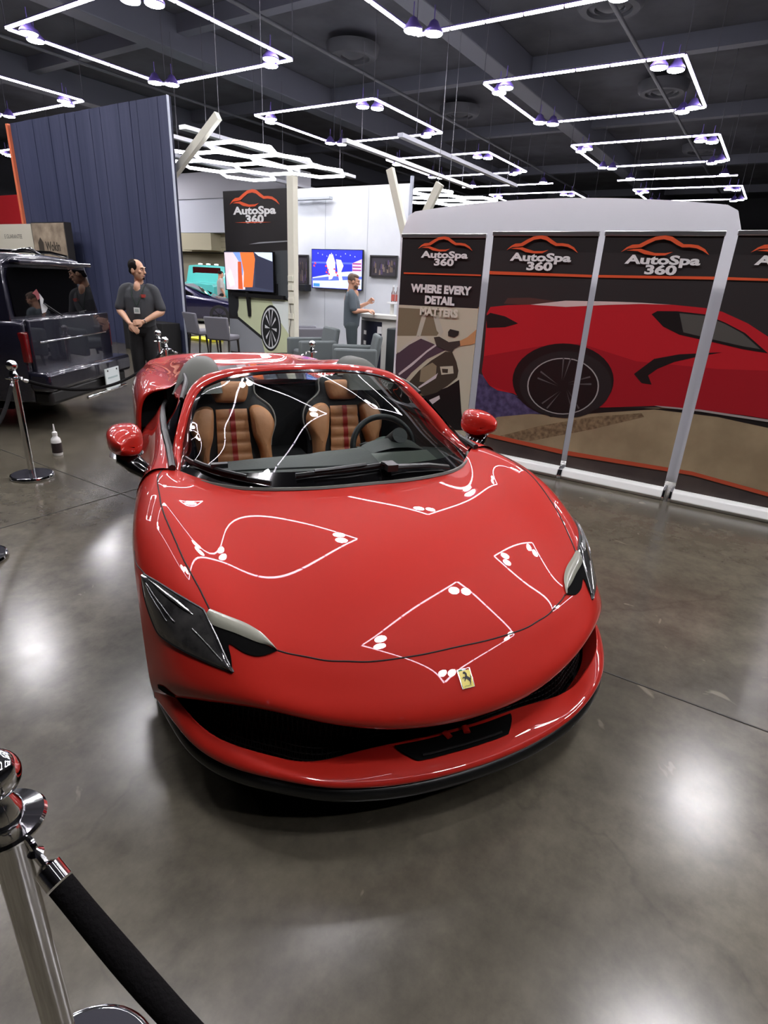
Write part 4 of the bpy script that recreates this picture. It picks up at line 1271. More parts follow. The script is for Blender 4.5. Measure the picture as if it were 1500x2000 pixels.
t = screen('television', 'screen on the black banner panel showing a pale hand and an orange bottle', 9.38, v0, v1, z0, z1, [
    (full_(v0, v1, z0, z1), emis('scr_a', rgb(58, 62, 82))), (T_DARK, emis('scr_b', rgb(46, 48, 66))), (T_SKY, emis('scr_c', rgb(198, 210, 226))),
    (T_HAND, emis('scr_d', rgb(214, 198, 206))), (T_BLUE, emis('scr_e', rgb(120, 150, 214))), (T_OR, emis('scr_f', rgb(226, 110, 54))),
    ([(9.72, 1.36), (9.86, 1.36), (9.84, 1.9), (9.74, 1.9)], emis('scr_g', rgb(196, 84, 44))), ([(9.95, 1.45), (10.1, 1.40), (10.2, 1.6), (10.08, 1.75)], emis('scr_h', rgb(236, 222, 226)))])
b = MB(); b.box((.05, -.2, -.47), (.06, 1.5, .08), BLACK); b.tube([(.04, .1, -.3), (.1, .1, -.9)], .05, BLACK, 8); b.box((.07, -.7, -.36), (.05, .08, .3), BLACK); b.build('mount', t)
v0, v1, z0, z1 = 8.51, 10.04, 1.44, 2.31
DBL, PBL, ICE = emis('scr_i', rgb(44, 52, 190)), emis('scr_j', rgb(86, 104, 226)), emis('scr_k', rgb(196, 206, 240))
art = [(full_(v0, v1, z0, z1), DBL), (V_ICE, ICE), ([(v0, 2.0), (v1, 2.0), (v1, 2.04), (v0, 2.04)], PBL), ([(8.51, 1.68), (9.4, 1.62), (10.04, 1.60), (10.04, 1.65), (9.4, 1.72), (8.51, 1.74)], PBL)]
for pts in (V_P1, V_P2):
    art.append((pts, emis('scr_l', rgb(232, 220, 232))))
for a, c in ((9.56, 1.92), (9.50, 1.84), (9.54, 1.78), (9.3, 1.86), (9.24, 1.78), (9.2, 1.72), (9.46, 1.74), (9.9, 1.98), (9.93, 1.92)):
    art.append(([(a, c), (a + .06, c + .01), (a + .05, c + .05), (a + .01, c + .04)], emis('scr_m', rgb(226, 70, 84))))
art.append((V_SCORE, emis('scr_n', rgb(214, 190, 214))))
for k in range(3):
    art.append(([(8.53, 1.86 + .07 * k), (8.78, 1.86 + .07 * k), (8.78, 1.89 + .07 * k), (8.53, 1.89 + .07 * k)], emis('scr_o', rgb(150, 60, 130))))
for k in range(9):
    art.append(([(8.7 + .14 * k, 2.16 + .03 * (k % 3)), (8.73 + .14 * k, 2.16 + .03 * (k % 3)), (8.72 + .14 * k, 2.19 + .03 * (k % 3))], emis('scr_k', rgb(196, 206, 240))))
art.append(([(9.78, 1.47), (9.98, 1.47), (9.98, 1.54), (9.78, 1.54)], emis('scr_p', rgb(60, 130, 190))))
t = screen('television', 'blue lit screen with two striped curling players on the white booth wall', 12.05, v0, v1, z0, z1, art)
b = MB(); b.box((.07, 0, 0), (.06, .5, .4), BLACK); b.build('mount', t)
def picture(label, v0, v1, z0, z1, cols):
    t = thing('framed_picture', label, 'picture', (12.1, (v0 + v1) / 2, (z0 + z1) / 2))
    w_, h_ = v1 - v0, z1 - z0
    b = MB()
    for c, s in (((0, 0, h_ / 2), (.05, w_, .035)), ((0, 0, -h_ / 2), (.05, w_, .035)), ((0, w_ / 2, 0), (.05, .035, h_ + .035)), ((0, -w_ / 2, 0), (.05, .035, h_ + .035))):
        b.box(c, s, mat('picture_frame', rgb(52, 50, 52), .5))
    b.build('frame', t, smooth=False)
    b = MB(); b.box((.008, 0, 0), (.02, w_, h_), mat('photo_base', cols[0], .4))
    random.seed(len(label))
    for k in range(26):
        a, c = random.uniform(-.46, .40) * w_, random.uniform(-.46, .1) * h_
        b.add([(-.003 - .0002 * k, a, c), (-.003 - .0002 * k, a + .07 * w_, c), (-.003 - .0002 * k, a + .06 * w_, c + .26 * h_), (-.003 - .0002 * k, a + .01 * w_, c + .22 * h_)], [(0, 1, 2, 3)], mat('photo_%d' % (k % 4), cols[1 + k % 4], .4))
    b.build('photo', t, smooth=False)
    return t
picture('dark framed photo right of the blue screen on the white wall', 7.58, 8.30, 1.77, 2.20, [rgb(70, 66, 74), rgb(120, 104, 92), rgb(52, 48, 52), rgb(140, 126, 116), rgb(96, 82, 120)])
picture('framed photo left of the blue screen, half hidden by the cream post', 10.22, 10.62, 1.50, 2.17, [rgb(120, 118, 118), rgb(176, 172, 168), rgb(70, 68, 70), rgb(190, 62, 52), rgb(100, 96, 94)])
tag(MB().box((12.02, 10.40, 1.42), (.26, .50, .15), mat('shelf_black', rgb(36, 38, 42), .5)).build('wall_shelf', bevel=.006), 'black box shelf under the half hidden photo', 'shelf')

# ---- booth seating
GREY = mat('grey_upholstery', rgb(96, 103, 104), .8, bump=(120, .1))
GRLT = mat('light_grey_upholstery', rgb(112, 112, 120), .8, bump=(120, .1))
DLEG = mat('dark_leg', rgb(38, 33, 30), .5)
def armchair(label, loc, rz, mt, first=None):
    t = thing('armchair', label, 'armchair', loc, rz, 'grey armchairs in the white booth')
    b = MB(); b.box((0, .05, .36), (.52, .60, .16), mt); b.build('seat', t, bevel=.04)
    b = MB(); b.add([(-.34, .25, .28), (.34, .25, .28), (.34, .37, .30), (-.34, .37, .30), (-.31, .36, .84), (.31, .36, .84), (.31, .46, .83), (-.31, .46, .83)], [(0, 1, 2, 3), (4, 7, 6, 5), (0, 4, 5, 1), (1, 5, 6, 2), (2, 6, 7, 3), (3, 7, 4, 0)], mt); b.build('backrest', t, bevel=.035)
    for s in (-1, 1):
        b = MB(); b.box((s * .32, .02, .40), (.12, .70, .46), mt); b.build('arm', t, bevel=.035)
    for sx in (-1, 1):
        for sy in (-1, 1):
            b = MB(); b.tube([(sx * .28, .03 + sy * .27, .2), (sx * .30, .03 + sy * .30, 0)], [.026, .018], DLEG, 8); b.build('leg', t)
    return t
armchair('grey armchair nearest the counter with its back to the red car', (7.95, 5.75, 0), radians(-140), GREY)
armchair('grey armchair behind the chrome ball, seen from its back', (8.3, 6.95, 0), radians(-120), GREY)
armchair('grey armchair against the white wall facing right', (10.4, 8.80, 0), radians(60), GRLT)
def side_chair(label, loc, rz):
    t = thing('side_chair', label, 'chair', loc, rz, 'grey side chairs beside the banner panel')
    b = MB(); b.box((0, 0, .46), (.48, .46, .10), GRLT); b.build('seat', t, bevel=.03)
    b = MB(); b.add([(-.24, .18, .42), (.24, .18, .42), (.24, .25, .42), (-.24, .25, .42), (-.26, .27, .86), (.26, .27, .86), (.26, .33, .86), (-.26, .33, .86)], [(0, 1, 2, 3), (4, 7, 6, 5), (0, 4, 5, 1), (1, 5, 6, 2), (2, 6, 7, 3), (3, 7, 4, 0)], GRLT); b.build('backrest', t, bevel=.025)
    for sx in (-1, 1):
        for sy in (-1, 1):
            b = MB(); b.tube([(sx * .20, sy * .19, .42), (sx * .21, sy * .23, 0)], [.024, .016], DLEG, 8); b.build('leg', t)
    return t
side_chair('grey upholstered side chair left of the black banner panel', (8.35, 9.25, 0), radians(-70) + pi)
side_chair('grey side chair half hidden by the blue wall edge', (8.75, 10.35, 0), radians(-100) + pi)

# ---- counter with bottles
CREAM = mat('counter_white', rgb(216, 216, 210), .45)
t = thing('bar_counter', 'white curved bar counter with a dark printed front, beside the grey shirted man', 'counter', (9.25, 5.95, 0))
def cur(z, r0, n=20):
    return [(.42 * -cos(a) * r0 + .1, .62 * sin(a) * r0, z) for a in [(-.5 + i / n) * pi for i in range(n + 1)]]
b = MB(); b.grid([cur(0, .92), cur(1.04, .92)], CREAM); b.build('body', t, angle=50)
b = MB()
o_ = cur(1.04, 1.08); o2 = cur(1.10, 1.08)
b.grid([o_, o2], CREAM); b.add(o2, [tuple(range(len(o2)))], CREAM); b.add(o_, [tuple(range(len(o_)))[::-1]], CREAM); b.build('countertop', t, angle=50)
b = MB(); c1, c2 = cur(.12, .935), cur(.98, .935)
b.grid([c1[9:17], c2[9:17]], mat('counter_print', rgb(34, 36, 52), .4))
for k in range(4):
    d1, d2 = cur(.2 + .18 * k, .945), cur(.27 + .18 * k, .945)
    b.grid([d1[13:14 + 1], d2[13:15]], WHP)
d1 = cur(.9, .945); d2 = cur(.78, .945)
b.grid([d1[9:11], d2[9:11]], WHP)
b.build('front_print', t, angle=50)
t = thing('bottle_riser', 'small white riser shelf on the bar counter holding bottles', 'riser', (9.3, 5.72, 1.10))
CLEAR = glass_mat('clear_plastic', (.92, .94, .95, 1))
b = MB(); b.box((0, 0, .20), (.22, .42, .03), WHITE); b.build('shelf', t, bevel=.005)
for q in (-.16, 0, .16):
    b = MB(); b.lathe([(.035, 0), (.035, .185)], CREAM, (0, q, 0), 14); b.build('leg', t)
GLB = glass_mat('bottle_glass', (.86, .80, .78, 1))
PINK = mat('pink_label', rgb(186, 96, 88), .4)
bt = None
for k, (q, lb) in enumerate(((.15, 'leftmost pink bottle on the counter riser'), (.08, 'second pink bottle from the left on the counter riser'), (.0, 'third pink bottle from the left on the counter riser'), (-.08, 'rightmost pink bottle on the counter riser'))):
    if bt is None:
        bt = thing('bottle', lb, 'bottle', (9.3, 5.72 + q, 1.315), 0, 'bottles on the counter riser')
        b = MB(); b.lathe([(.001, 0), (.034, 0), (.034, .15), (.014, .20), (.012, .27)], GLB, n=16); b.build('glass', bt)
        b = MB(); b.lathe([(.0345, .02), (.0345, .13)], PINK, n=16); b.build('label_band', bt)
        b = MB(); b.lathe([(.014, .255), (.014, .285), (.001, .285)], WHITE, n=12); b.build('cap', bt)
    else:
        copy_tree(bt, (9.3 + .03 * (k % 2), 5.72 + q, 1.315), label=lb)
tag(MB().box((8.75, 5.35, .46), (.32, .34, .92), mat('dark_case', rgb(44, 50, 52), .6)).build('speaker_case', bevel=.02), 'tall dark case in front of the bar counter beside the display', 'case')

# ---- gantry arms and hexagon lights
BEAM = mat('cream_beam', rgb(214, 213, 198), .5)
def gantry(label, foot, h, ends, wd):
    t = thing('light_stand', label, 'stand', foot)
    b = MB(); b.box((0, 0, h / 2), (wd, wd, h), BEAM); b.box((0, 0, .01), (.4, .4, .02), BEAM); b.build('upright', t, bevel=.004)
    for e in ends:
        d = Vector(e) - Vector((0, 0, h))
        b = MB()
        rot = Vector((0, 0, 1)).rotation_difference(d.normalized()).to_matrix().to_4x4()
        b.box((0, 0, d.length / 2 - .05), (wd * .7, wd, d.length + .1), BEAM, Matrix.Translation((0, 0, h)) @ rot)
        b.build('arm', t, bevel=.004)
    return t
gantry('cream slanted arm stand rising behind the edge of the blue wall', (8.86, 11.55, 0), 3.16, [(0, -1.9, 4.38)], .15)
gantry('pair of white slanted arms behind the left end of the white display', (6.3, 3.80, 0), 2.0, [(0, .30, 2.84), (0, -.36, 2.67)], .085)
HEX = mat('hexagon_tube', (.93, .93, 1.0, 1), .4, emit=HEX_E)
def hexlight(label, c, rows_, side, rot):
    t = thing('hexagon_light', label, 'ceiling light', c, rot, 'hexagon tube lights')
    seen = set()
    k = 0
    for (q, r_) in rows_:
        cx, cy = side * sqrt(3) * (q + r_ / 2), side * 1.5 * r_
        P = [(cx + side * sin(pi / 3 * i), cy + side * cos(pi / 3 * i), 0) for i in range(6)]
        for i in range(6):
            a, b_ = P[i], P[(i + 1) % 6]
            key = (round(a[0] + b_[0], 2), round(a[1] + b_[1], 2))
            if key in seen:
                continue
            seen.add(key)
            MB().tube([a, b_], .034, HEX, 8).build('tube', t)
    for x in (-side, side):
        MB().tube([(x * .87, 0, 0), (x * .87, 0, 9.6 - c[2])], .006, ROD, 5).build('hanger', t)
    return t
hexlight('large glowing honeycomb light left of the upper middle, over the booth', (9.68, 9.88, 4.0), [(0, 0), (1, 0), (2, 0), (0, 1), (1, 1), (0, 2), (1, 2), (-1, 2)], .72, radians(3))
hexlight('distant honeycomb light just above the left end of the white display', (15.6, 8.4, 3.85), [(0, 0), (1, 0), (0, 1), (1, -1), (-1, 0), (-1, 1)], .55, radians(10))

# ---- far left end of the hall
b = MB()
SOF = mat('white_soffit', rgb(206, 210, 222), .6)
b.box((25.6, 27.5, 4.7), (1.2, 9.0, 1.75), SOF)
b.box((25.9, 27.5, 6.2), (2.0, 10, 1.3), mat('soffit_shade', rgb(196, 197, 206), .6))
struct(b.build('trim_7', smooth=False))
b = MB()
STG = mat('beige_block', rgb(190, 184, 158), .7)
b.box((26.2, 27.5, 3.35), (1.0, 12, 1.0), STG)
b.box((26.6, 27.5, 1.4), (.6, 12, 2.8), mat('beige_lower', rgb(150, 144, 124), .7))
for z in (3.1, 3.4, 3.65):
    b.box((25.69, 28.9, z), (.02, 3.4, .02), mat('beige_line', rgb(150, 146, 124), .7))
b.box((25.4, 29.6, 3.35), (.9, 2.6, .9), STG)
struct(b.build('wall_end', smooth=False))
SLAT = mat('slat_white', rgb(200, 203, 214), .5)
for i, (v, u0, u1, z, wd) in enumerate(((17.6, 14.6, 24, 6.0, .30), (19.1, 14.6, 22, 6.0, .18), (22.0, 17, 30, 6.0, .3), (13.6, 18, 28, 6.0, .2), (11.4, 18, 28, 6.0, .2))):
    b = MB(); b.box(((u0 + u1) / 2, v, z), (u1 - u0, wd, .12), SLAT)
    for q in (u0 + 1, u1 - 1):
        b.tube([(q, v, z), (q, v, 9.0)], .01, ROD, 5)
    tag(b.build('ceiling_slat', smooth=False), ['widest white slat under the ceiling right of the blue wall', 'narrow white slat below the widest one', 'long white slat over the pale soffit', 'white slat over the white booth wall, left', 'white slat over the white booth wall, right'][i], 'ceiling slat', 'white slats hung under the ceiling')
tag(MB().box((10.6, 12.5, .03), (.5, .9, .06), mat('yellow_strip', rgb(232, 222, 40), .5)).build('floor_ramp', bevel=.01), 'yellow cable ramp on the floor beyond the side chairs', 'cable ramp')
struct(MB().box((13.5, 14.8, .012), (4.5, 6, .02), mat('pale_carpet', rgb(150, 146, 136), .9)).build('floor_mat', smooth=False))
# ------------------------------------------------------------------ roll-up banners along one line, white display behind
def pl_b(v, z, d):
    return (5.33 - d, v, z)
spans = [(2.395, 3.286, 2.09), (1.392, 2.324, 2.108), (.476, 1.340, 2.110), (-.50, .388, 2.115)]
labs = ['roll-up banner with the slogan about every detail, leftmost of the row', 'roll-up banner with the red car rear wheel', 'roll-up banner with the red car door and side vent, centre right', 'roll-up banner cut by the right edge of the picture']
PRD, PRDS = mat('print_red', rgb(196, 34, 44), .4), mat('print_deep_red', rgb(168, 26, 38), .4)
PDK = mat('print_dark', rgb(26, 23, 24), .4)
def artmat(name, c, c2, sc):
    return mat(name, c, .45, noise=(sc, c2))
GRD = artmat('print_ground', rgb(150, 132, 104), rgb(176, 158, 126), 3)
PUR = artmat('print_purple_ground', rgb(58, 50, 84), rgb(96, 88, 128), 18)
LOWP = artmat('print_low', rgb(58, 50, 50), rgb(78, 68, 64), 4)
for k, ((v0, v1, ht), lb) in enumerate(zip(spans, labs)):
    vc = (v0 + v1) / 2
    t = thing('rollup_banner', lb, 'banner', (5.33, vc, 0), 0, 'roll-up banners in a row')
    def P_(v, z, d, vc=vc):
        return (-.004 - d, v - vc, z)
    b = MB(); b.box((0, 0, (ht + .07) / 2), (.004, v1 - v0, ht - .09), BLKP); b.build('sheet', t, smooth=False)
    b = MB()
    n = 0
    def lay(poly, mt):
        global n
        P = clip(clip(poly, v0, v1), .08, ht - .03, 1)
        n += 1
        if len(P) > 2:
            b.add([P_(a, c, .0003 * n) for a, c in P], [tuple(range(len(P)))], mt)
    full = lambda z0, z1: [(v0, z0), (v1, z0), (v1, z1), (v0, z1)]
    if k == 0:
        lay(full(.08, 1.42), mat('pr_wall', rgb(196, 190, 168), .45))
        lay(P_WALL, mat('pr_wall2', rgb(204, 200, 178), .45)); lay(P_SHOP, mat('pr_shop', rgb(132, 122, 98), .45))
        lay(P_PIL1, mat('pr_pil', rgb(196, 196, 180), .45)); lay(P_PIL2, mat('pr_pil', rgb(196, 196, 180), .45))
        lay(P_HOOD, mat('pr_hood', rgb(82, 66, 78), .45)); lay(P_HL1, mat('pr_shine', rgb(214, 204, 206), .45)); lay(P_HL2, mat('pr_shine2', rgb(204, 200, 186), .45))
        lay(P_BUMP, PDK); lay(P_LAMP, mat('pr_lamp', rgb(66, 60, 50), .45)); lay(P_LAMP2, mat('pr_lamp2', rgb(150, 138, 112), .45)); lay(P_LAMP3, mat('pr_lamp3', rgb(206, 200, 178), .45)); lay(P_LAMP4, mat('pr_shine', rgb(214, 204, 206), .45))
        lay([(2.66, .855), (2.66, .815), (2.72, .812), (2.73, .85)], mat('pr_lamp', rgb(66, 60, 50), .45)); lay(P_BL, mat('pr_shine', rgb(214, 204, 206), .45))
        lay(P_ARM, mat('pr_arm', rgb(206, 152, 104), .45)); lay(P_GLOVE, mat('pr_glove', rgb(62, 58, 54), .45)); lay(P_CLOTH, mat('pr_cloth', rgb(40, 42, 40), .45))
        lay(A_LINE, ORP)
    else:
        lay(full(.08, 1.95), mat('pr_back', rgb(48, 44, 45), .45))
        lay(full(.08, .62), LOWP)
        lay(A_GROUND, GRD); lay(A_PURP, PUR); lay(A_TRACK, mat('pr_track', rgb(104, 84, 62), .5, noise=(30, rgb(150, 128, 98)))); lay(A_SHAD, PDK)
        lay(A_SPOIL, mat('pr_glassy', rgb(86, 54, 50), .45))
        lay(A_BODY, PRD); lay(A_SHADE, PRDS); lay(A_EDGE, mat('pr_edge', rgb(226, 200, 196), .45)); lay(A_TAIL, PDK); lay(A_WIN, PDK); lay(A_GLASS, mat('pr_glass', rgb(86, 84, 80), .45)); lay(A_VENT, PDK)
        lay(A_ARCH, mat('pr_arch', rgb(24, 14, 16), .45)); lay(A_TYRE, mat('pr_tyre', rgb(34, 32, 34), .45))
        rc = A_RIMC[0]
        ring = [(rc[0] + (a - rc[0]) * 1.0, rc[1] + (c - rc[1]) * 1.0) for a, c in A_RIM]
        lay(ring, mat('pr_silver', rgb(170, 168, 168), .4)); lay([(rc[0] + (a - rc[0]) * .965, rc[1] + (c - rc[1]) * .965) for a, c in ring], mat('pr_rim', rgb(22, 20, 22), .4))
        for q in range(5):
            for dq in (-.13, .13):
                an = 2 * pi * q / 5 + .3 + dq
                sp_ = [(rc[0] + .05 * cos(an - .3), rc[1] + .05 * sin(an - .3)), (rc[0] + .25 * cos(an - .03), rc[1] + .25 * sin(an - .03)), (rc[0] + .25 * cos(an + .03), rc[1] + .25 * sin(an + .03))]
                lay(sp_, mat('pr_spoke', rgb(92, 88, 90), .4))
        lay(A_SILL, mat('pr_sill', rgb(168, 160, 158), .4)); lay(A_ORANGE2, mat('pr_orange2', rgb(192, 82, 54), .45)); lay(A_LINE2, ORP)
    b.build('picture_print', t, smooth=False)
    lw = .585 if k == 0 else (.64, .645, .62)[k - 1]
    lc = 2.800 if k == 0 else (1.856, .868, -.03)[k - 1]
    if k < 3:
        logo(t, 'logo_print', lc, 1.955, lw, lambda a, c, d: P_(a, c, d + .014))
    else:
        # the edge of the picture cuts this one; its sheet carries the same print
        logo(t, 'logo_print', lc, 1.965, lw, lambda a, c, d: P_(a, c, d + .014))
    if k == 0:
        for body, z, wd in (('WHERE EVERY', 1.565, 1), ('DETAIL', 1.463, 1), ('MATTERS', 1.355, 1)):
            text_mesh(body, .098, mat('slogan_ink', rgb(226, 222, 206), .45) if z < 1.4 else WHP, lambda a, c, d, z=z: P_(2.815 - a, z + c, .016), 'slogan', t, bold=.0058, sx=1.02, font_shear=.0)
    b = MB(); b.box((-.002, 0, ht - .018), (.026, v1 - v0 + .012, .036), ALU); b.build('top_bar', t, bevel=.004)
    b = MB()
    prof = [(-.085, .0), (-.10, .03), (-.07, .085), (-.02, .10), (.09, .09), (.10, .0)]
    hw = (v1 - v0) / 2 + .006
    b.prism(prof, mat('base_silver', rgb(214, 216, 214), .35), lambda a, c, d: (a, -hw + d, c), 2 * hw)
    b.build('base', t, smooth=False, bevel=.006)
    b = MB()
    for s in (-1, 1):
        b.prism([(p[0] * 1.04, p[1] * 1.04) for p in prof], CHROME, lambda a, c, d, s=s: (a, s * hw + (d if s > 0 else -d), c), .02)
    b.build('end_cap', t, smooth=False, bevel=.004)
    b = MB(); b.tube([(.03, 0, .05), (.03, 0, ht - .01)], .012, ALU, 8); b.build('support_pole', t)
# white stretch-fabric display with rounded shoulders
FAB = mat('white_fabric', rgb(236, 236, 240), .75, bump=(3.0, .06))
_nt = FAB.node_tree
_tr = _nt.nodes.new('ShaderNodeBsdfTranslucent'); _tr.inputs[0].default_value = rgb(240, 240, 244)
_mx = _nt.nodes.new('ShaderNodeMixShader'); _mx.inputs[0].default_value = .38
_nt.links.new(_nt.nodes['Principled BSDF'].outputs[0], _mx.inputs[1]); _nt.links.new(_tr.outputs[0], _mx.inputs[2]); _nt.links.new(_mx.outputs[0], _nt.nodes['Material Output'].inputs[0])
t = thing('fabric_display', 'white stretch fabric display wall with rounded top corners behind the banners', 'display wall', (5.70, 1.95, 0))
top_ = []
for i in range(41):
    a = -1 + i / 20
    z = 2.405 - .10 * a * a
    e = abs(a)
    if e > .9:
        q = (e - .9) / .1
        z -= .22 * (1 - sqrt(max(0, 1 - q ** 2)))
    top_.append((a * 1.57, z))
rows = []
for dx in (-.035, .035):
    pass
b = MB()
f0 = [(-.03, v, z) for v, z in top_]; f1 = [(-.04, v, .06) for v, z in top_]
g0 = [(.03, v, z) for v, z in top_]; g1 = [(.04, v, .06) for v, z in top_]
def lerp_row(A, B_, q):
    return [tuple(x + (y - x) * q for x, y in zip(p, r_)) for p, r_ in zip(A, B_)]
b.grid([f1, lerp_row(f1, f0, .5), f0, lerp_row(f0, g0, .5), g0, lerp_row(g1, g0, .5), g1], FAB)
b.add([f1[0], f0[0], g0[0], g1[0]], [(0, 1, 2, 3)], FAB); b.add([f1[-1], f0[-1], g0[-1], g1[-1]], [(3, 2, 1, 0)], FAB)
b.build('fabric', t, angle=50)
for s in (-1, 1):
    MB().box((.06, s * 1.3, .03), (.3, .08, .06), ALU).build('foot', t, bevel=.006)
# ------------------------------------------------------------------ chrome posts and ropes
DISC = mat('base_dark_mirror', (.05, .05, .06, 1), .05, .0, coat=1.0)
def stanchion(label, loc, hooks=()):
    t = thing('stanchion', label, 'rope post', loc, 0, 'chrome rope posts')
    b = MB(); b.lathe([(.16, .0), (.165, .012), (.16, .026), (.15, .030)], CHROME, n=48); b.lathe([(.15, .0301), (.03, .036), (.001, .036)], DISC, n=48); b.build('base', t, angle=30)
    b = MB(); b.lathe([(.0255, .03), (.0255, .80)], CHROME, n=28); b.build('pole', t)
    b = MB(); b.lathe([(.0255, .785), (.032, .79), (.032, .80), (.060, .806), (.062, .812), (.058, .817), (.032, .822), (.03, .84), (.022, .855), (.018, .87)], CHROME, n=36); b.build('collar', t, angle=30)
    b = MB(); b.lathe([(.012, .862)] + [(.041 * sin(a), .905 - .041 * cos(a)) for a in [.3 + (pi - .3) * i / 16 for i in range(17)]], CHROME, n=32); b.build('ball', t)
    for an in hooks:
        b = MB()
        c, s = cos(an), sin(an)
        P = [(.045 * c, .045 * s, .812), (.066 * c, .066 * s, .808), (.074 * c, .074 * s, .798), (.076 * c, .076 * s, .790)]
        b.tube(P, .006, CHROME, 8); b.lathe([(.001, -.012), (.012, 0), (.001, .012)], CHROME, (.076 * c, .076 * s, .790), 12)
        b.build('hook', t)
    return t
VELV = mat('black_velvet', rgb(12, 11, 12), .95, spec=.1, bump=(150, .4))
def rope(label, p0, p1, sag, r, n=40, fine=False):
    p0, p1 = Vector(p0), Vector(p1)
    t = thing('barrier_rope', label, 'rope', tuple(p0), 0, 'black barrier ropes')
    P = []
    for i in range(n + 1):
        q = i / n
        p = p0.lerp(p1, q)
        p.z -= sag * 4 * q * (1 - q)
        P.append(p - p0)
    L_ = [0]
    for a, c in zip(P, P[1:]):
        L_.append(L_[-1] + (c - a).length)
    k0 = next(i for i, l in enumerate(L_) if l > .035)
    rr = [r * (1 + (.03 * math.sin(37.1 * i) if fine else 0)) for i in range(len(P))]
    b = MB(); b.tube(P[k0:n - k0 + 1], rr[k0:n - k0 + 1], VELV, 20); b.build('velvet', t)
    for e in (0, 1):
        A, B_ = (P[0], P[k0]) if e == 0 else (P[-1], P[-1 - k0])
        d = (B_ - A).normalized()
        b = MB()
        b.tube([A, A + d * .02], .007, CHROME, 8)
        b.tube([A + d * .018, A + d * .022, A + d * .026, A + d * .055], [.008, r * .7, r * 1.02, r * 1.02], CHROME, 20)
        b.build('end_fitting', t)
    return t
NEAR = (.245, .838, 0)
A_ = (2.235, 4.86, 0)
Cc = (4.34, 5.79, 0)
Dd = (4.78, 6.50, 0)
Ee = (5.56, 4.63, 0)
Gg = (1.27, 3.62, 0)
def hk(p, q):
    an = atan2(q[1] - p[1], q[0] - p[0])
    return an, (p[0] + .078 * cos(an), p[1] + .078 * sin(an), .786)
Q = (.40, -.75, 0)
stanchion('chrome post nearest the viewer at the lower left corner', NEAR, [hk(NEAR, Q)[0]])
stanchion('chrome post with dark mirror base beside the dark wagon', A_, [hk(A_, Cc)[0], hk(A_, Gg)[0]])
stanchion('chrome post at the left edge, only its base rim in view', Gg, [hk(Gg, A_)[0]])
stanchion('chrome post right of the standing man, behind the red fender', Cc, [hk(Cc, A_)[0], hk(Cc, Ee)[0]])
stanchion('chrome post just behind the hip of the standing man', Dd)
stanchion('chrome post in front of the grey armchairs, only its ball in view', Ee, [hk(Ee, Cc)[0]])
stanchion('chrome post behind the viewer holding the near rope', Q, [hk(Q, NEAR)[0]])
rope('thick black velvet rope hanging from the nearest chrome post', hk(NEAR, Q)[1], hk(Q, NEAR)[1], .26, .0195, 60, True)
rope('thin black rope drooping behind the spray bottle in front of the wagon', hk(A_, Cc)[1], hk(Cc, A_)[1], .22, .014)
rope('black rope leaving the left edge from the post beside the wagon', hk(A_, Gg)[1], hk(Gg, A_)[1], .2, .014)
rope('black rope behind the red car, right of the standing man', hk(Cc, Ee)[1], hk(Ee, Cc)[1], .2, .014)

# ------------------------------------------------------------------ spray bottle on the floor
t = thing('spray_bottle', 'white bottle with a dark label and tall nozzle on the floor by the wagon', 'bottle', (2.70, 5.31, 0))
BW_ = mat('bottle_white', rgb(232, 232, 230), .4)
b = MB(); b.lathe([(.001, 0), (.040, .0), (.043, .01), (.043, .13), (.038, .155), (.02, .175), (.018, .195)], BW_, n=24); b.build('body', t)
b = MB(); b.lathe([(.0437, .025), (.0437, .118)], mat('bottle_label', rgb(44, 34, 34), .5), n=24); b.build('label_band', t)
b = MB(); b.lathe([(.022, .185), (.022, .215), (.012, .222), (.009, .225), (.005, .29), (.001, .292)], BW_, n=18); b.build('nozzle', t)

# ------------------------------------------------------------------ dark wagon seen from behind
NAVY = mat('navy_paint', rgb(30, 30, 44), .25, .35, coat=1.0)
DKG = mat('dark_glass', rgb(8, 8, 10), .03, coat=1.0)
TAIL = mat('tail_lamp', rgb(96, 10, 14), .12, coat=1.0)
ang = radians(30.8)
W_ = thing('wagon', 'dark navy boxy wagon seen from behind at the left edge', 'car', (3.06, 6.21, 0), ang)
def loft(secs, mt, name, parent, sub=2):
    return MB().grid(secs, mt, True).build(name, parent, sub=sub, angle=0)
HWD = .93
XC = .80
def sect(y, zs, bulge=0.0):
    """closed ring around the car body at length y: (half width, z) from sill up"""
    R_ = [(XC + w, y, z) for w, z in zs] + [(XC - w, y, z) for w, z in zs[::-1]]
    return R_
lower = [(.76, .28), (.87, .32), (.90, .55), (.90, .92), (.88, 1.08), (.84, 1.12)]
secs = []
for y, k in ((.00, .10), (.02, .04), (.12, .0), (.6, 0), (2.2, 0), (3.9, 0), (4.6, .03), (4.9, .12)):
    secs.append(sect(y, [(w - k, z) for w, z in lower]))
b = MB().grid(secs, NAVY, True)
for e in (0, -1):
    n = len(secs[0]); b.add(secs[e], [tuple(range(n)) if e else tuple(range(n))[::-1]], NAVY)
b.build('body', W_, angle=50, bevel=.02)
upper = [(.86, 1.10), (.83, 1.30), (.79, 1.58), (.76, 1.66), (.62, 1.715), (.0, 1.735)]
secs = []
for y, dz, k in ((.10, -.02, 0), (.16, 0, 0), (.8, .015, 0), (2.2, .02, 0), (2.9, -.01, 0), (3.5, -.42, .02)):
    secs.append([(XC + w - k, y + (0.10 * (z - 1.0) if y < .2 else 0), max(1.1, z + dz) if z > 1.11 else z) for w, z in upper] + [(XC - w + k, y + (0.10 * (z - 1.0) if y < .2 else 0), max(1.1, z + dz) if z > 1.11 else z) for w, z in upper[:-1][::-1]])
b = MB().grid(secs, NAVY, True)
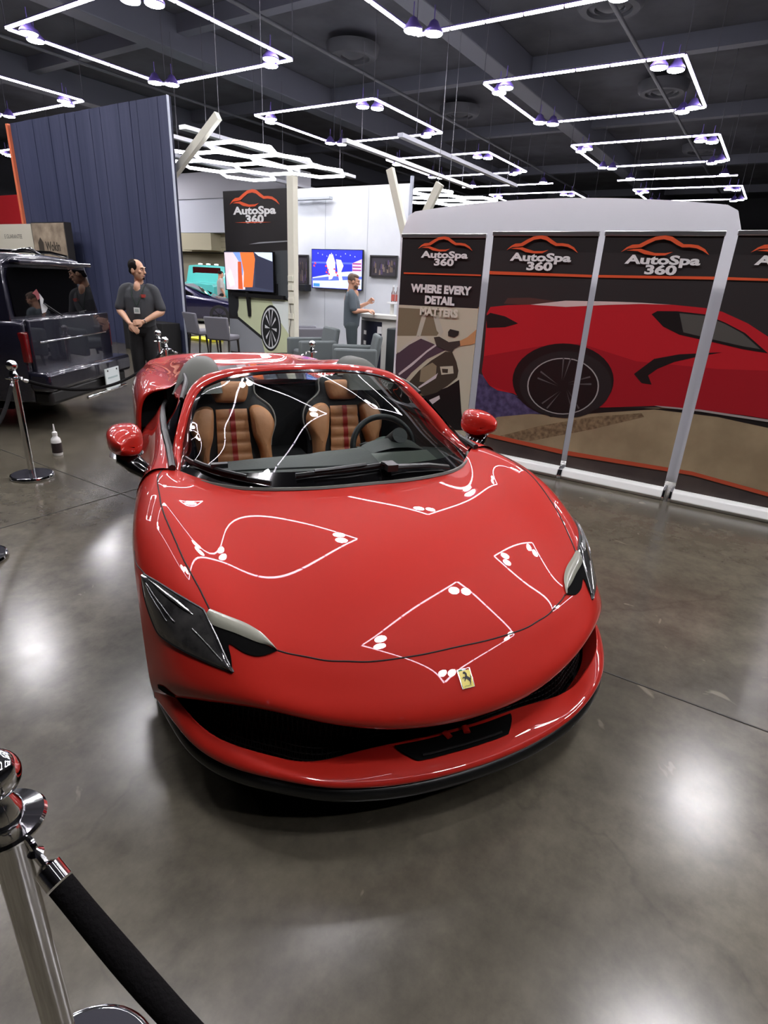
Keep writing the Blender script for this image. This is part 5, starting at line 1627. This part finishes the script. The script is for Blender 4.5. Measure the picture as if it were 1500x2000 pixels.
n = len(secs[0]); b.add(secs[0], [tuple(range(n))], NAVY); b.add(secs[-1], [tuple(range(n))], NAVY)
b.build('roof', W_, angle=50, bevel=.012)
b = MB()
rw = [(-.77, 1.15), (.77, 1.15), (.78, 1.19), (.75, 1.53), (.71, 1.60), (-.71, 1.60), (-.75, 1.53), (-.78, 1.19)]
b.add([(XC + x, .085 + .10 * (z - 1.0), z) for x, z in rw], [tuple(range(8))], DKG)
RW = b.build('rear_window', W_, smooth=False)
b = MB(); b.add([(XC - .38 + x * .9, .0825 + .10 * (z - 1.0), z) for x, z in ((-.05, 1.36), (.05, 1.40), (.10, 1.32), (.02, 1.29), (.0, 1.34))], [(0, 1, 2, 3, 4)], mat('sticker_red', rgb(120, 36, 40), .5))
b.add([(XC - .36 + x * .9, .0825 + .10 * (z - 1.0), z) for x, z in ((.06, 1.36), (.12, 1.30), (.09, 1.26), (.16, 1.21), (.10, 1.17), (.02, 1.16), (.03, 1.24))], [tuple(range(7))], mat('sticker_white', rgb(170, 172, 172), .5))
b.build('window_sticker', RW, smooth=False)
b = MB(); b.tube([(XC + .1, .078, 1.07), (XC - .30, .09, 1.26)], .008, BLACK, 6); b.build('rear_wiper', W_)
for s in (-1, 1):
    b = MB()
    for y0, y1 in ((.28, 1.35), (1.45, 2.35), (2.42, 3.15)):
        b.add([(XC + s * (w + .006), y, z) for y, w, z in ((y0, .848, 1.17), (y1, .848, 1.17), (y1 - (.12 if y1 > 3 else 0), .80, 1.54 if y1 < 3 else 1.36), (y0 + .03, .795, 1.56))], [(0, 1, 2, 3)], DKG)
    b.build('side_window', W_, smooth=False)
    b = MB(); b.box((XC + s * .80, .03, .86), (.14, .08, .30), TAIL); b.build('tail_light', W_, bevel=.015)
    b = MB(); b.tube([(XC + s * .66, .3, 1.735), (XC + s * .66, .5, 1.775), (XC + s * .66, 2.3, 1.775), (XC + s * .66, 2.5, 1.73)], .018, GLOSSBLK, 8); b.build('roof_rail', W_)
b = MB(); b.box((XC, -.01, .80), (1.62, .05, .66), NAVY); b.build('tailgate', W_, bevel=.02)
b = MB(); b.box((XC, -.04, .90), (1.36, .012, .018), CHROME); b.build('tailgate_trim', W_, bevel=.005)
b = MB()
b.box((XC, -.10, .53), (1.80, .22, .20), NAVY); b.box((XC, -.06, .36), (1.66, .2, .16), BLACK)
b.build('rear_bumper', W_, bevel=.04)
b = MB(); b.box((XC + .25, -.20, .262), (.95, .03, .035), CHROME); b.build('bumper_trim', W_, bevel=.01)
b = MB(); b.box((XC + .36, -.215, .40), (.34, .012, .24), mat('plate_white', rgb(214, 224, 224), .4)); PLT = b.build('license_plate', W_, smooth=False)
b = MB()
for x in (.25, .47):
    b.lathe([(.001, 0), (.011, 0), (.011, .006), (.001, .006)], BLACK, (XC + x, -.226, .495), 10, 'Y')
b.box((XC + .40, -.2215, .315), (.13, .002, .014), BLACK); b.box((XC + .36, -.2215, .41), (.24, .002, .02), mat('plate_ink', rgb(166, 186, 186), .5))
b.build('plate_marks', PLT, smooth=False)
b = MB(); b.tube([(XC + .2, .35, 1.74), (XC + .2, .45, 1.79), (XC + .2, .62, 1.765), (XC + .2, .70, 1.74)], [.02, .035, .03, .01], GLOSSBLK, 10, flat=.7); b.build('antenna_fin', W_)
b = MB(); b.box((XC, .09, 1.655), (1.36, .12, .05), NAVY); b.build('spoiler', W_, bevel=.018)
for y in (1.05, 3.95):
    for s in (-1, 1):
        b = MB()
        b.lathe([(.22, -.12), (.34, -.12), (.365, -.09), (.365, .09), (.34, .12), (.22, .12)], TYRE, (XC + s * .82, y, .365), 32, 'X', caps=False); b.lathe([(.001, s * .10), (.12, s * .12), (.24, s * .10)], RIM, (XC + s * .82, y, .365), 20, 'X')
        b.build('wheel', W_)
b = MB(); b.box((XC, 2.4, .30), (1.6, 4.2, .16), SHADEBLK); b.build('underbody', W_, smooth=False)

# ------------------------------------------------------------------ cars beyond the booth
def simple_car(name, label, loc, rz, L_, prof, paint, halfw, roof_in, win, wheels, wr, cat='car'):
    t = thing(name, label, cat, loc, rz)
    secs = []
    for y, zb, zt, zr in prof:
        secs.append([(-halfw + .06, y, zb), (-halfw, y, zb + .2), (-halfw, y, zt - .08), (-halfw + .08, y, zt), (-roof_in, y, zr - .03), (-roof_in * .6, y, zr), (roof_in * .6, y, zr), (roof_in, y, zr - .03), (halfw - .08, y, zt), (halfw, y, zt - .08), (halfw, y, zb + .2), (halfw - .06, y, zb)])
    b = MB().grid(secs, paint, True)
    n = 12
    b.add(secs[0], [tuple(range(n))], paint); b.add(secs[-1], [tuple(range(n))], paint)
    b.build('body', t, angle=35, bevel=.02)
    for s in (-1, 1):
        for poly in win:
            b = MB(); b.add([(s * (halfw - .08 + (roof_in - halfw + .08) * f + .012), y, z) for y, z, f in poly], [tuple(range(len(poly)))], DKG); b.build('side_window', t, smooth=False)
        for y in wheels:
            b = MB(); b.lathe([(wr * .68, -.11), (wr * .95, -.11), (wr, -.07), (wr, .07), (wr * .95, .11), (wr * .68, .11)], TYRE, (s * (halfw - .10), y, wr), 28, 'X', caps=False)
            for k in range(8):
                a = 2 * pi * k / 8
                b.tube([(s * (halfw - .02), y, wr), (s * (halfw - .02), y + wr * .66 * cos(a), wr + wr * .66 * sin(a))], .025, RIM, 5)
            b.lathe([(.001, s * -.02), (wr * .68, s * -.02)], BLACK, (s * (halfw - .06), y, wr), 20, 'X')
            b.build('wheel', t)
    return t
DBLUE = mat('deep_blue_paint', rgb(26, 24, 58), .2, .3, coat=1.0)
bc = simple_car('blue_car', 'deep blue sports coupe beyond the side chairs, right of the blue wall', (14.1, 17.5, 0), radians(-143), 4.6,
    [(-2.3, .45, .80, .82), (-1.9, .25, .95, .98), (-1.3, .2, .98, 1.16), (-.5, .2, .95, 1.30), (.1, .2, .93, 1.28), (.75, .2, .90, 1.0), (1.1, .2, .86, .92), (1.8, .22, .78, .82), (2.2, .3, .66, .70), (2.35, .4, .56, .58)], DBLUE, .93, .60,
    [[(-1.2, .99, .05), (.55, .95, .05), (.05, 1.2, .8), (-.5, 1.24, .85), (-1.1, 1.12, .75)]], (-1.4, 1.35), .34)
b = MB(); b.add([(-.55, 1.02, .93), (.55, 1.02, .93), (.5, .2, 1.29), (-.5, .2, 1.29)], [(0, 1, 2, 3)], DKG); b.build('windshield', bc, smooth=False)
CY = mat('cyan_paint', rgb(96, 206, 200), .3, coat=.8)
ct = simple_car('cyan_truck', 'pale turquoise pickup far back between the blue wall and the banner panel', (18.8, 21.2, 0), radians(-62), 5.4,
    [(-2.9, .7, 1.25, 1.27), (-1.0, .6, 1.28, 1.30), (-.9, .6, 1.30, 1.96), (.9, .6, 1.30, 1.98), (1.5, .6, 1.28, 1.36), (2.5, .6, 1.25, 1.28), (2.7, .7, 1.1, 1.12)], CY, 1.0, .78,
    [[(-.75, 1.38, .15), (.0, 1.38, .15), (.0, 1.86, .85), (-.7, 1.86, .85)], [(.1, 1.38, .15), (1.2, 1.38, .15), (.85, 1.86, .85), (.1, 1.86, .85)]], (-1.8, 1.7), .45, 'pickup truck')
b = MB(); b.add([(-.62, -.965, 1.40), (.62, -.965, 1.40), (.60, -.93, 1.88), (-.60, -.93, 1.88)], [(0, 1, 2, 3)], DKG); b.build('rear_window', ct, smooth=False)
b = MB()
for x in (-.35, 0, .35):
    b.lathe([(.001, 0), (.09, .0), (.09, .05), (.001, .06)], emis('cab_lamp', rgb(236, 236, 226), 1.2), (x, -.7, 1.98), 12)
b.build('roof_lamp', ct)

# ------------------------------------------------------------------ people
SKIN = mat('skin', rgb(206, 160, 132), .5)
SKIN2 = mat('skin_light', rgb(200, 150, 124), .5)
HAIRD = mat('dark_hair', rgb(20, 16, 15), .8, spec=.15)
HAIRB = mat('brown_hair', rgb(92, 72, 58), .7)
SHIRT = mat('charcoal_polo', rgb(58, 60, 64), .85, bump=(40, .15))
SHIRT2 = mat('grey_polo', rgb(84, 94, 102), .85, bump=(40, .15))
TROUS = mat('black_trousers', rgb(20, 20, 22), .85, bump=(30, .15))
TROUS2 = mat('slate_trousers', rgb(70, 80, 84), .85, bump=(30, .15))
SHOE = mat('black_shoe', rgb(15, 14, 14), .5)

def blob(c, r, rot=None, n=16, m=10, fn=None):
    vs, fs = [], []
    for j in range(m + 1):
        th = pi * j / m
        for i in range(n):
            ph = 2 * pi * i / n
            p = Vector((r[0] * sin(th) * cos(ph), r[1] * sin(th) * sin(ph), r[2] * cos(th)))
            if fn:
                p = fn(p)
            if rot:
                p = rot @ p
            vs.append(Vector(c) + p)
    for j in range(m):
        for i in range(n):
            fs.append((j * n + i, j * n + (i + 1) % n, (j + 1) * n + (i + 1) % n, (j + 1) * n + i))
    return vs, fs
def limb(pts, n=14, steps=5):
    """tapered limb through (x, y, z, rx, ry) stations, rounded ends"""
    out = MB()
    P = [Vector(p[:3]) for p in pts]
    R_ = [p[3] for p in pts]
    PP, RR = [], []
    k = (len(pts) - 1) * steps + 1
    for p in spline(P, k):
        PP.append(p)
    for q in spline([(r, 0, 0) for r in R_], k):
        RR.append(q.x)
    d0, d1 = (PP[0] - PP[1]).normalized(), (PP[-1] - PP[-2]).normalized()
    PP = [PP[0] + d0 * RR[0] * .8, PP[0] + d0 * RR[0] * .5] + PP + [PP[-1] + d1 * RR[-1] * .5, PP[-1] + d1 * RR[-1] * .8]
    RR = [RR[0] * .45, RR[0] * .85] + RR + [RR[-1] * .85, RR[-1] * .45]
    out.tube(PP, RR, SKIN, n)
    return out
def fuse(pieces, mt, name, parent, vox, smooth=4):
    b = MB()
    for p in pieces:
        if isinstance(p, MB):
            b.add(p.v, p.f, mt)
        else:
            b.add(p[0], p[1], mt)
    o = b.build(name, None, angle=0, weld=False)
    r = o.modifiers.new('fuse', 'REMESH'); r.mode = 'VOXEL'; r.voxel_size = vox
    s = o.modifiers.new('soft', 'SMOOTH'); s.factor = .5; s.iterations = smooth
    dg = bpy.context.evaluated_depsgraph_get()
    me = bpy.data.meshes.new_from_object(o.evaluated_get(dg))
    bpy.data.objects.remove(o, do_unlink=True)
    me.name = name
    me.polygons.foreach_set('use_smooth', [True] * len(me.polygons))
    if not me.materials:
        me.materials.append(mt)
    o = bpy.data.objects.new(name, me); COL.objects.link(o); o.parent = parent
    return o
def hand(wrist, d, pn, curl, side, scale=1.0):
    """palm plus five fingers; d = direction of fingers, pn = back-of-hand normal"""
    d, pn = Vector(d).normalized(), Vector(pn).normalized()
    x = d.cross(pn).normalized() * side
    pn = x.cross(d).normalized() * side
    w = Vector(wrist)
    out = []
    for q in (-1.0, -.33, .33, 1.0):
        out.append(limb([tuple(w + d * .005 + x * q * .016) + (.013,), tuple(w + d * .05 + x * q * .024) + (.013,), tuple(w + d * .088 + x * q * .028) + (.0105,)], 8, 3))
    for q, ln in ((-1.0, .060), (-.33, .074), (.33, .080), (1.0, .070)):
        p = w + d * .088 + x * q * .029
        P = [p]
        a = 0
        for k, f in enumerate((.45, .32, .23)):
            a += curl * (.7 if k == 0 else 1.0)
            P.append(P[-1] + (d * cos(a) - pn * sin(a)) * ln * f)
        out.append(limb([tuple(p_) + (r,) for p_, r in zip(P, (.0098, .0092, .0085, .0075))], 8, 3))
    p = w + d * .025 + x * .026
    t_ = (x * .75 + d * .65 - pn * .25).normalized()
    out.append(limb([tuple(p) + (.013,), tuple(p + t_ * .035) + (.0115,), tuple(p + t_ * .035 + (d * .9 - pn * .35).normalized() * .030) + (.0100,), tuple(p + t_ * .035 + (d * .9 - pn * .45).normalized() * .052) + (.008,)], 8, 3))
    return out
def head_parts(c, yaw, nod=0.0):
    """c = centre of skull; face looks along -Y before the yaw turn"""
    R3 = Matrix.Rotation(yaw, 3, 'Z') @ Matrix.Rotation(nod, 3, 'X')
    c = Vector(c)
    def at(p):
        return c + R3 @ Vector(p)
    pcs = [blob(at((0, .01, .015)), (.076, .098, .105), R3), blob(at((0, -.028, -.045)), (.062, .070, .085), R3),
           blob(at((0, -.060, -.095)), (.034, .034, .030), R3), blob(at((0, -.092, .030)), (.052, .014, .012), R3),
           blob(at((0, -.112, -.030)), (.015, .020, .014), R3), blob(at((0, -.100, -.006)), (.011, .016, .032), R3),
           blob(at((0, -.094, -.066)), (.024, .012, .010), R3)]
    for s in (-1, 1):
        pcs.append(blob(at((s * .078, .012, -.015)), (.010, .022, .033), R3))
        pcs.append(blob(at((s * .045, -.070, -.022)), (.022, .022, .018), R3))
    return pcs, at, R3
def face_bits(t, at, R3, brow):
    b = MB()
    for s in (-1, 1):
        v_, f_ = blob(at((s * .031, -.092, .006)), (.012, .008, .0065), R3, 10, 6); b.add(v_, f_, mat('eye_white', rgb(226, 222, 216), .3))
        v_, f_ = blob(at((s * .031, -.0975, .006)), (.0055, .004, .0055), R3, 8, 6); b.add(v_, f_, mat('iris', rgb(50, 38, 30), .3))
    b.build('eyes', t)
    b = MB()
    for s in (-1, 1):
        b.tube([at((s * .014, -.104, .026)), at((s * .032, -.106, .031)), at((s * .052, -.092, .026))], .0045, brow, 6)
    b.build('eyebrows', t)
    b = MB(); b.tube([at((-.022, -.100, -.067)), at((0, -.107, -.066)), at((.022, -.100, -.067))], [.002, .0045, .002], mat('lips', rgb(168, 104, 96), .5), 8); b.build('mouth', t)

def person(label, loc, rz, pose):
    t = thing('person', label, 'person', loc, rz)
    sk, mt = pose['skin'], pose
    hp, at, R3 = head_parts(pose['head'], pose['yaw'], pose.get('nod', 0))
    pcs = list(hp)
    hc = Vector(pose['head'])
    pcs.append(limb([(0, .035, 1.42, .062), (hc.x * .5, .03 + hc.y * .4, 1.50, .055), (hc.x, hc.y + .03, hc.z - .06, .056)]))
    pcs.append(blob((0, -.062, 1.425), (.042, .055, .075)))
    # trunk and legs under the clothes
    pcs.append(limb([(0, .0, .94, .12), (0, .0, 1.12, .12), (0, .01, 1.34, .13)]))
    for sd in (-1, 1):
        a = pose['arm'][0 if sd < 0 else 1]
        sh, el, wr = [Vector(p) for p in a[:3]]
        pcs.append(limb([tuple(sh) + (.052,), tuple(sh.lerp(el, .5)) + (.047,), tuple(el) + (.040,), tuple(el.lerp(wr, .35)) + (.041,), tuple(wr) + (.026,)]))
        pcs += hand(wr, a[3], a[4], a[5], a[6])
        l = pose['leg'][0 if sd < 0 else 1]
        pcs.append(limb([tuple(l[0]) + (.075,), tuple(l[1]) + (.05,), tuple(l[2]) + (.038,)]))
    fuse(pcs, sk, 'body', t, .006, 3)
    face_bits(t, at, R3, pose['hair'])
    # hair
    hs = []
    for q in pose['hairs']:
        v_, f_ = blob(at(q[0]), q[1], R3)
        hs.append((v_, f_))
    fuse(hs, pose['hair'], 'hair', t, .007, 3)
    if pose.get('beard'):
        fuse([blob(at(q[0]), q[1], R3) for q in pose['beard']], pose['hair'], 'beard', t, .005, 2)
    # shirt
    ps = []
    b = MB()
    rows = []
    for z, rx, ry, cy in pose['torso']:
        rows.append([(rx * cos(2 * pi * k / 24) * (1 if True else 0), cy + ry * sin(2 * pi * k / 24), z) for k in range(24)])
    b.grid(rows, SHIRT, True); b.add(rows[0], [tuple(range(24))], SHIRT); b.add(rows[-1], [tuple(range(24))], SHIRT)
    ps.append(b)
    for sd in (0, 1):
        sh, el = Vector(pose['arm'][sd][0]), Vector(pose['arm'][sd][1])
        e2 = sh.lerp(el, .86)
        ps.append(limb([tuple(Vector((sh.x * .62, .015, sh.z + .035))) + (.058,), tuple(sh) + (.066,), tuple(sh.lerp(el, .45)) + (.066,), tuple(e2) + (.068,)]))
    shirt = fuse(ps, pose['shirt'], 'shirt', t, .010, 5)
    b = MB()
    for s in (-1, 1):
        b.grid([[(s * (.012 + .058 * q), -.098 + .115 * q ** 1.3 + .018 * (1 - r_) , 1.385 + .115 * q - .04 * r_ * (1 - q * .4)) for q in (0, .25, .5, .75, 1)] for r_ in (0, .5, 1)], pose['shirt'])
    b.build('collar', t)
    if pose.get('logo'):
        b = MB()
        for k, (dx, dz, wd) in enumerate(((0, 0, .075), (.004, .014, .06), (-.004, -.013, .066))):
            b.box((.085 + dx, -.142, 1.325 + dz), (wd, .004, .009), mat('shirt_logo', rgb(196, 58, 44), .6))
        b.build('chest_logo', t, smooth=False)
        b = MB(); b.tube([(-.07, -.085, 1.44), (-.05, -.150, 1.32), (.0, -.170, 1.20)], .006, mat('lanyard', rgb(24, 44, 34), .7), 6); b.tube([(.09, -.06, 1.44), (.06, -.148, 1.32), (.005, -.170, 1.20)], .006, mat('lanyard', rgb(24, 44, 34), .7), 6); b.build('lanyard', t)
        b = MB(); b.box((.0, -.172, 1.145), (.075, .005, .075), mat('badge_card', rgb(214, 218, 214), .5)); b.box((.0, -.1755, 1.145), (.05, .002, .04), mat('badge_card_print', rgb(160, 170, 166), .5)); b.build('name_badge', t, smooth=False)
    # trousers, shoes
    ps = [limb([(0, .0, .99, .10), (0, .0, .92, .11)])]
    b = MB(); rows = [[(rx * cos(2 * pi * k / 24), ry * sin(2 * pi * k / 24), z) for k in range(24)] for z, rx, ry in ((1.02, .165, .118), (.95, .178, .125), (.86, .175, .125), (.82, .12, .09))]
    b.grid(rows, TROUS, True); b.add(rows[0], [tuple(range(24))], TROUS); b.add(rows[-1], [tuple(range(24))], TROUS); ps.append(b)
    for l in pose['leg']:
        h_, k_, f_ = [Vector(p) for p in l]
        ps.append(limb([tuple(h_) + (.108,), tuple(h_.lerp(k_, .5)) + (.100,), tuple(k_) + (.086,), tuple(k_.lerp(f_, .5)) + (.080,), tuple(f_.lerp(k_, -.01)) + (.074,)]))
    fuse(ps, pose['trousers'], 'trousers', t, .011, 5)
    for l in pose['leg']:
        f_ = Vector(l[2])
        fuse([blob((f_.x, f_.y - .07, .045), (.045, .10, .045)), blob((f_.x, f_.y + .03, .05), (.042, .06, .05)), blob((f_.x, f_.y - .04, .018), (.046, .13, .018))], SHOE, 'shoe', t, .010, 2)
    return t, at
# the man by the wagon: body to the viewer, face turned to his left
hm = dict(skin=SKIN, hair=HAIRD, shirt=SHIRT, trousers=TROUS, head=(.01, -.025, 1.64), yaw=radians(72), nod=radians(4), logo=True,
    hairs=[((0, .050, .045), (.076, .068, .080)), ((.0, .015, .055), (.080, .062, .060)), ((0, .062, -.02), (.066, .045, .05)), ((.068, .015, .035), (.016, .062, .055)), ((-.068, .015, .035), (.016, .062, .055))],
    beard=[((0, -.092, -.100), (.022, .014, .014)), ((0, -.107, -.052), (.022, .006, .005))],
    torso=[(.93, .170, .128, 0), (.99, .178, .138, -.004), (1.08, .182, .150, -.008), (1.18, .186, .150, -.008), (1.30, .200, .140, 0), (1.395, .180, .112, .01), (1.44, .115, .085, .02), (1.462, .072, .066, .028)],
    arm=[((-.185, .01, 1.39), (-.265, -.03, 1.14), (-.10, -.20, .985), (.62, -.30, -.62), (-.1, -1, .2), .30, 1),
         ((.185, .01, 1.39), (.275, -.02, 1.14), (.075, -.20, 1.01), (-.92, -.30, -.10), (-.1, -1, .25), .75, -1)],
    leg=[((-.085, 0, .90), (-.092, -.02, .50), (-.10, .02, .09)), ((.085, 0, .90), (.095, -.02, .50), (.105, .02, .09))])
pm, at = person('person in a charcoal polo with name badge, hands clasped, standing by the blue wall', (4.99, 7.09, 0), radians(-52), hm)
b = MB(); b.lathe([(.030, -.008), (.033, 0), (.030, .008)], CHROME, n=16, xf=Matrix.Translation((.098, -.185, 1.022)) @ Matrix.Rotation(radians(65), 4, 'Y')); b.build('wristwatch', pm)
h2 = dict(skin=SKIN2, hair=HAIRB, shirt=SHIRT2, trousers=TROUS2, head=(.0, -.02, 1.635), yaw=radians(4), nod=radians(12),
    hairs=[((0, .045, .040), (.078, .072, .080)), ((0, -.005, .080), (.070, .080, .040)), ((.068, .02, .02), (.016, .045, .045)), ((-.068, .02, .02), (.016, .045, .045))],
    beard=[((0, -.078, -.092), (.040, .032, .036)), ((.045, -.05, -.075), (.02, .03, .03)), ((-.045, -.05, -.075), (.02, .03, .03))],
    torso=[(.88, .178, .140, 0), (.99, .182, .146, -.004), (1.08, .182, .150, -.008), (1.18, .186, .148, -.008), (1.30, .198, .138, 0), (1.395, .180, .112, .01), (1.44, .115, .085, .02), (1.462, .072, .066, .028)],
    arm=[((-.185, .01, 1.415), (-.255, -.03, 1.15), (-.17, -.28, 1.16), (.05, -1, .02), (-.5, .1, .9), .95, 1),
         ((.185, .01, 1.39), (.275, -.06, 1.16), (.20, -.30, 1.28), (-.05, -.7, .65), (.6, -.3, .6), .95, -1)],
    leg=[((-.095, 0, .90), (-.10, -.02, .50), (-.11, .02, .09)), ((.095, 0, .90), (.10, -.03, .50), (.11, .0, .09))])
person('bearded person in a grey polo shirt at the bar counter, seen from the side', (8.75, 6.38, 0), radians(38), h2)
h3 = dict(h2)
h3.update(hair=HAIRD, shirt=mat('pale_shirt', rgb(170, 168, 164), .8), trousers=TROUS, beard=None, arm=[((-.185, .01, 1.415), (-.25, .03, 1.13), (-.22, -.08, .90), (0, -.1, -1), (-1, 0, 0), .3, 1), ((.185, .01, 1.415), (.25, .03, 1.13), (.22, -.08, .90), (0, -.1, -1), (1, 0, 0), .3, -1)])
person('distant person in a pale shirt beside the turquoise pickup', (16.4, 18.2, 0), radians(60), h3)
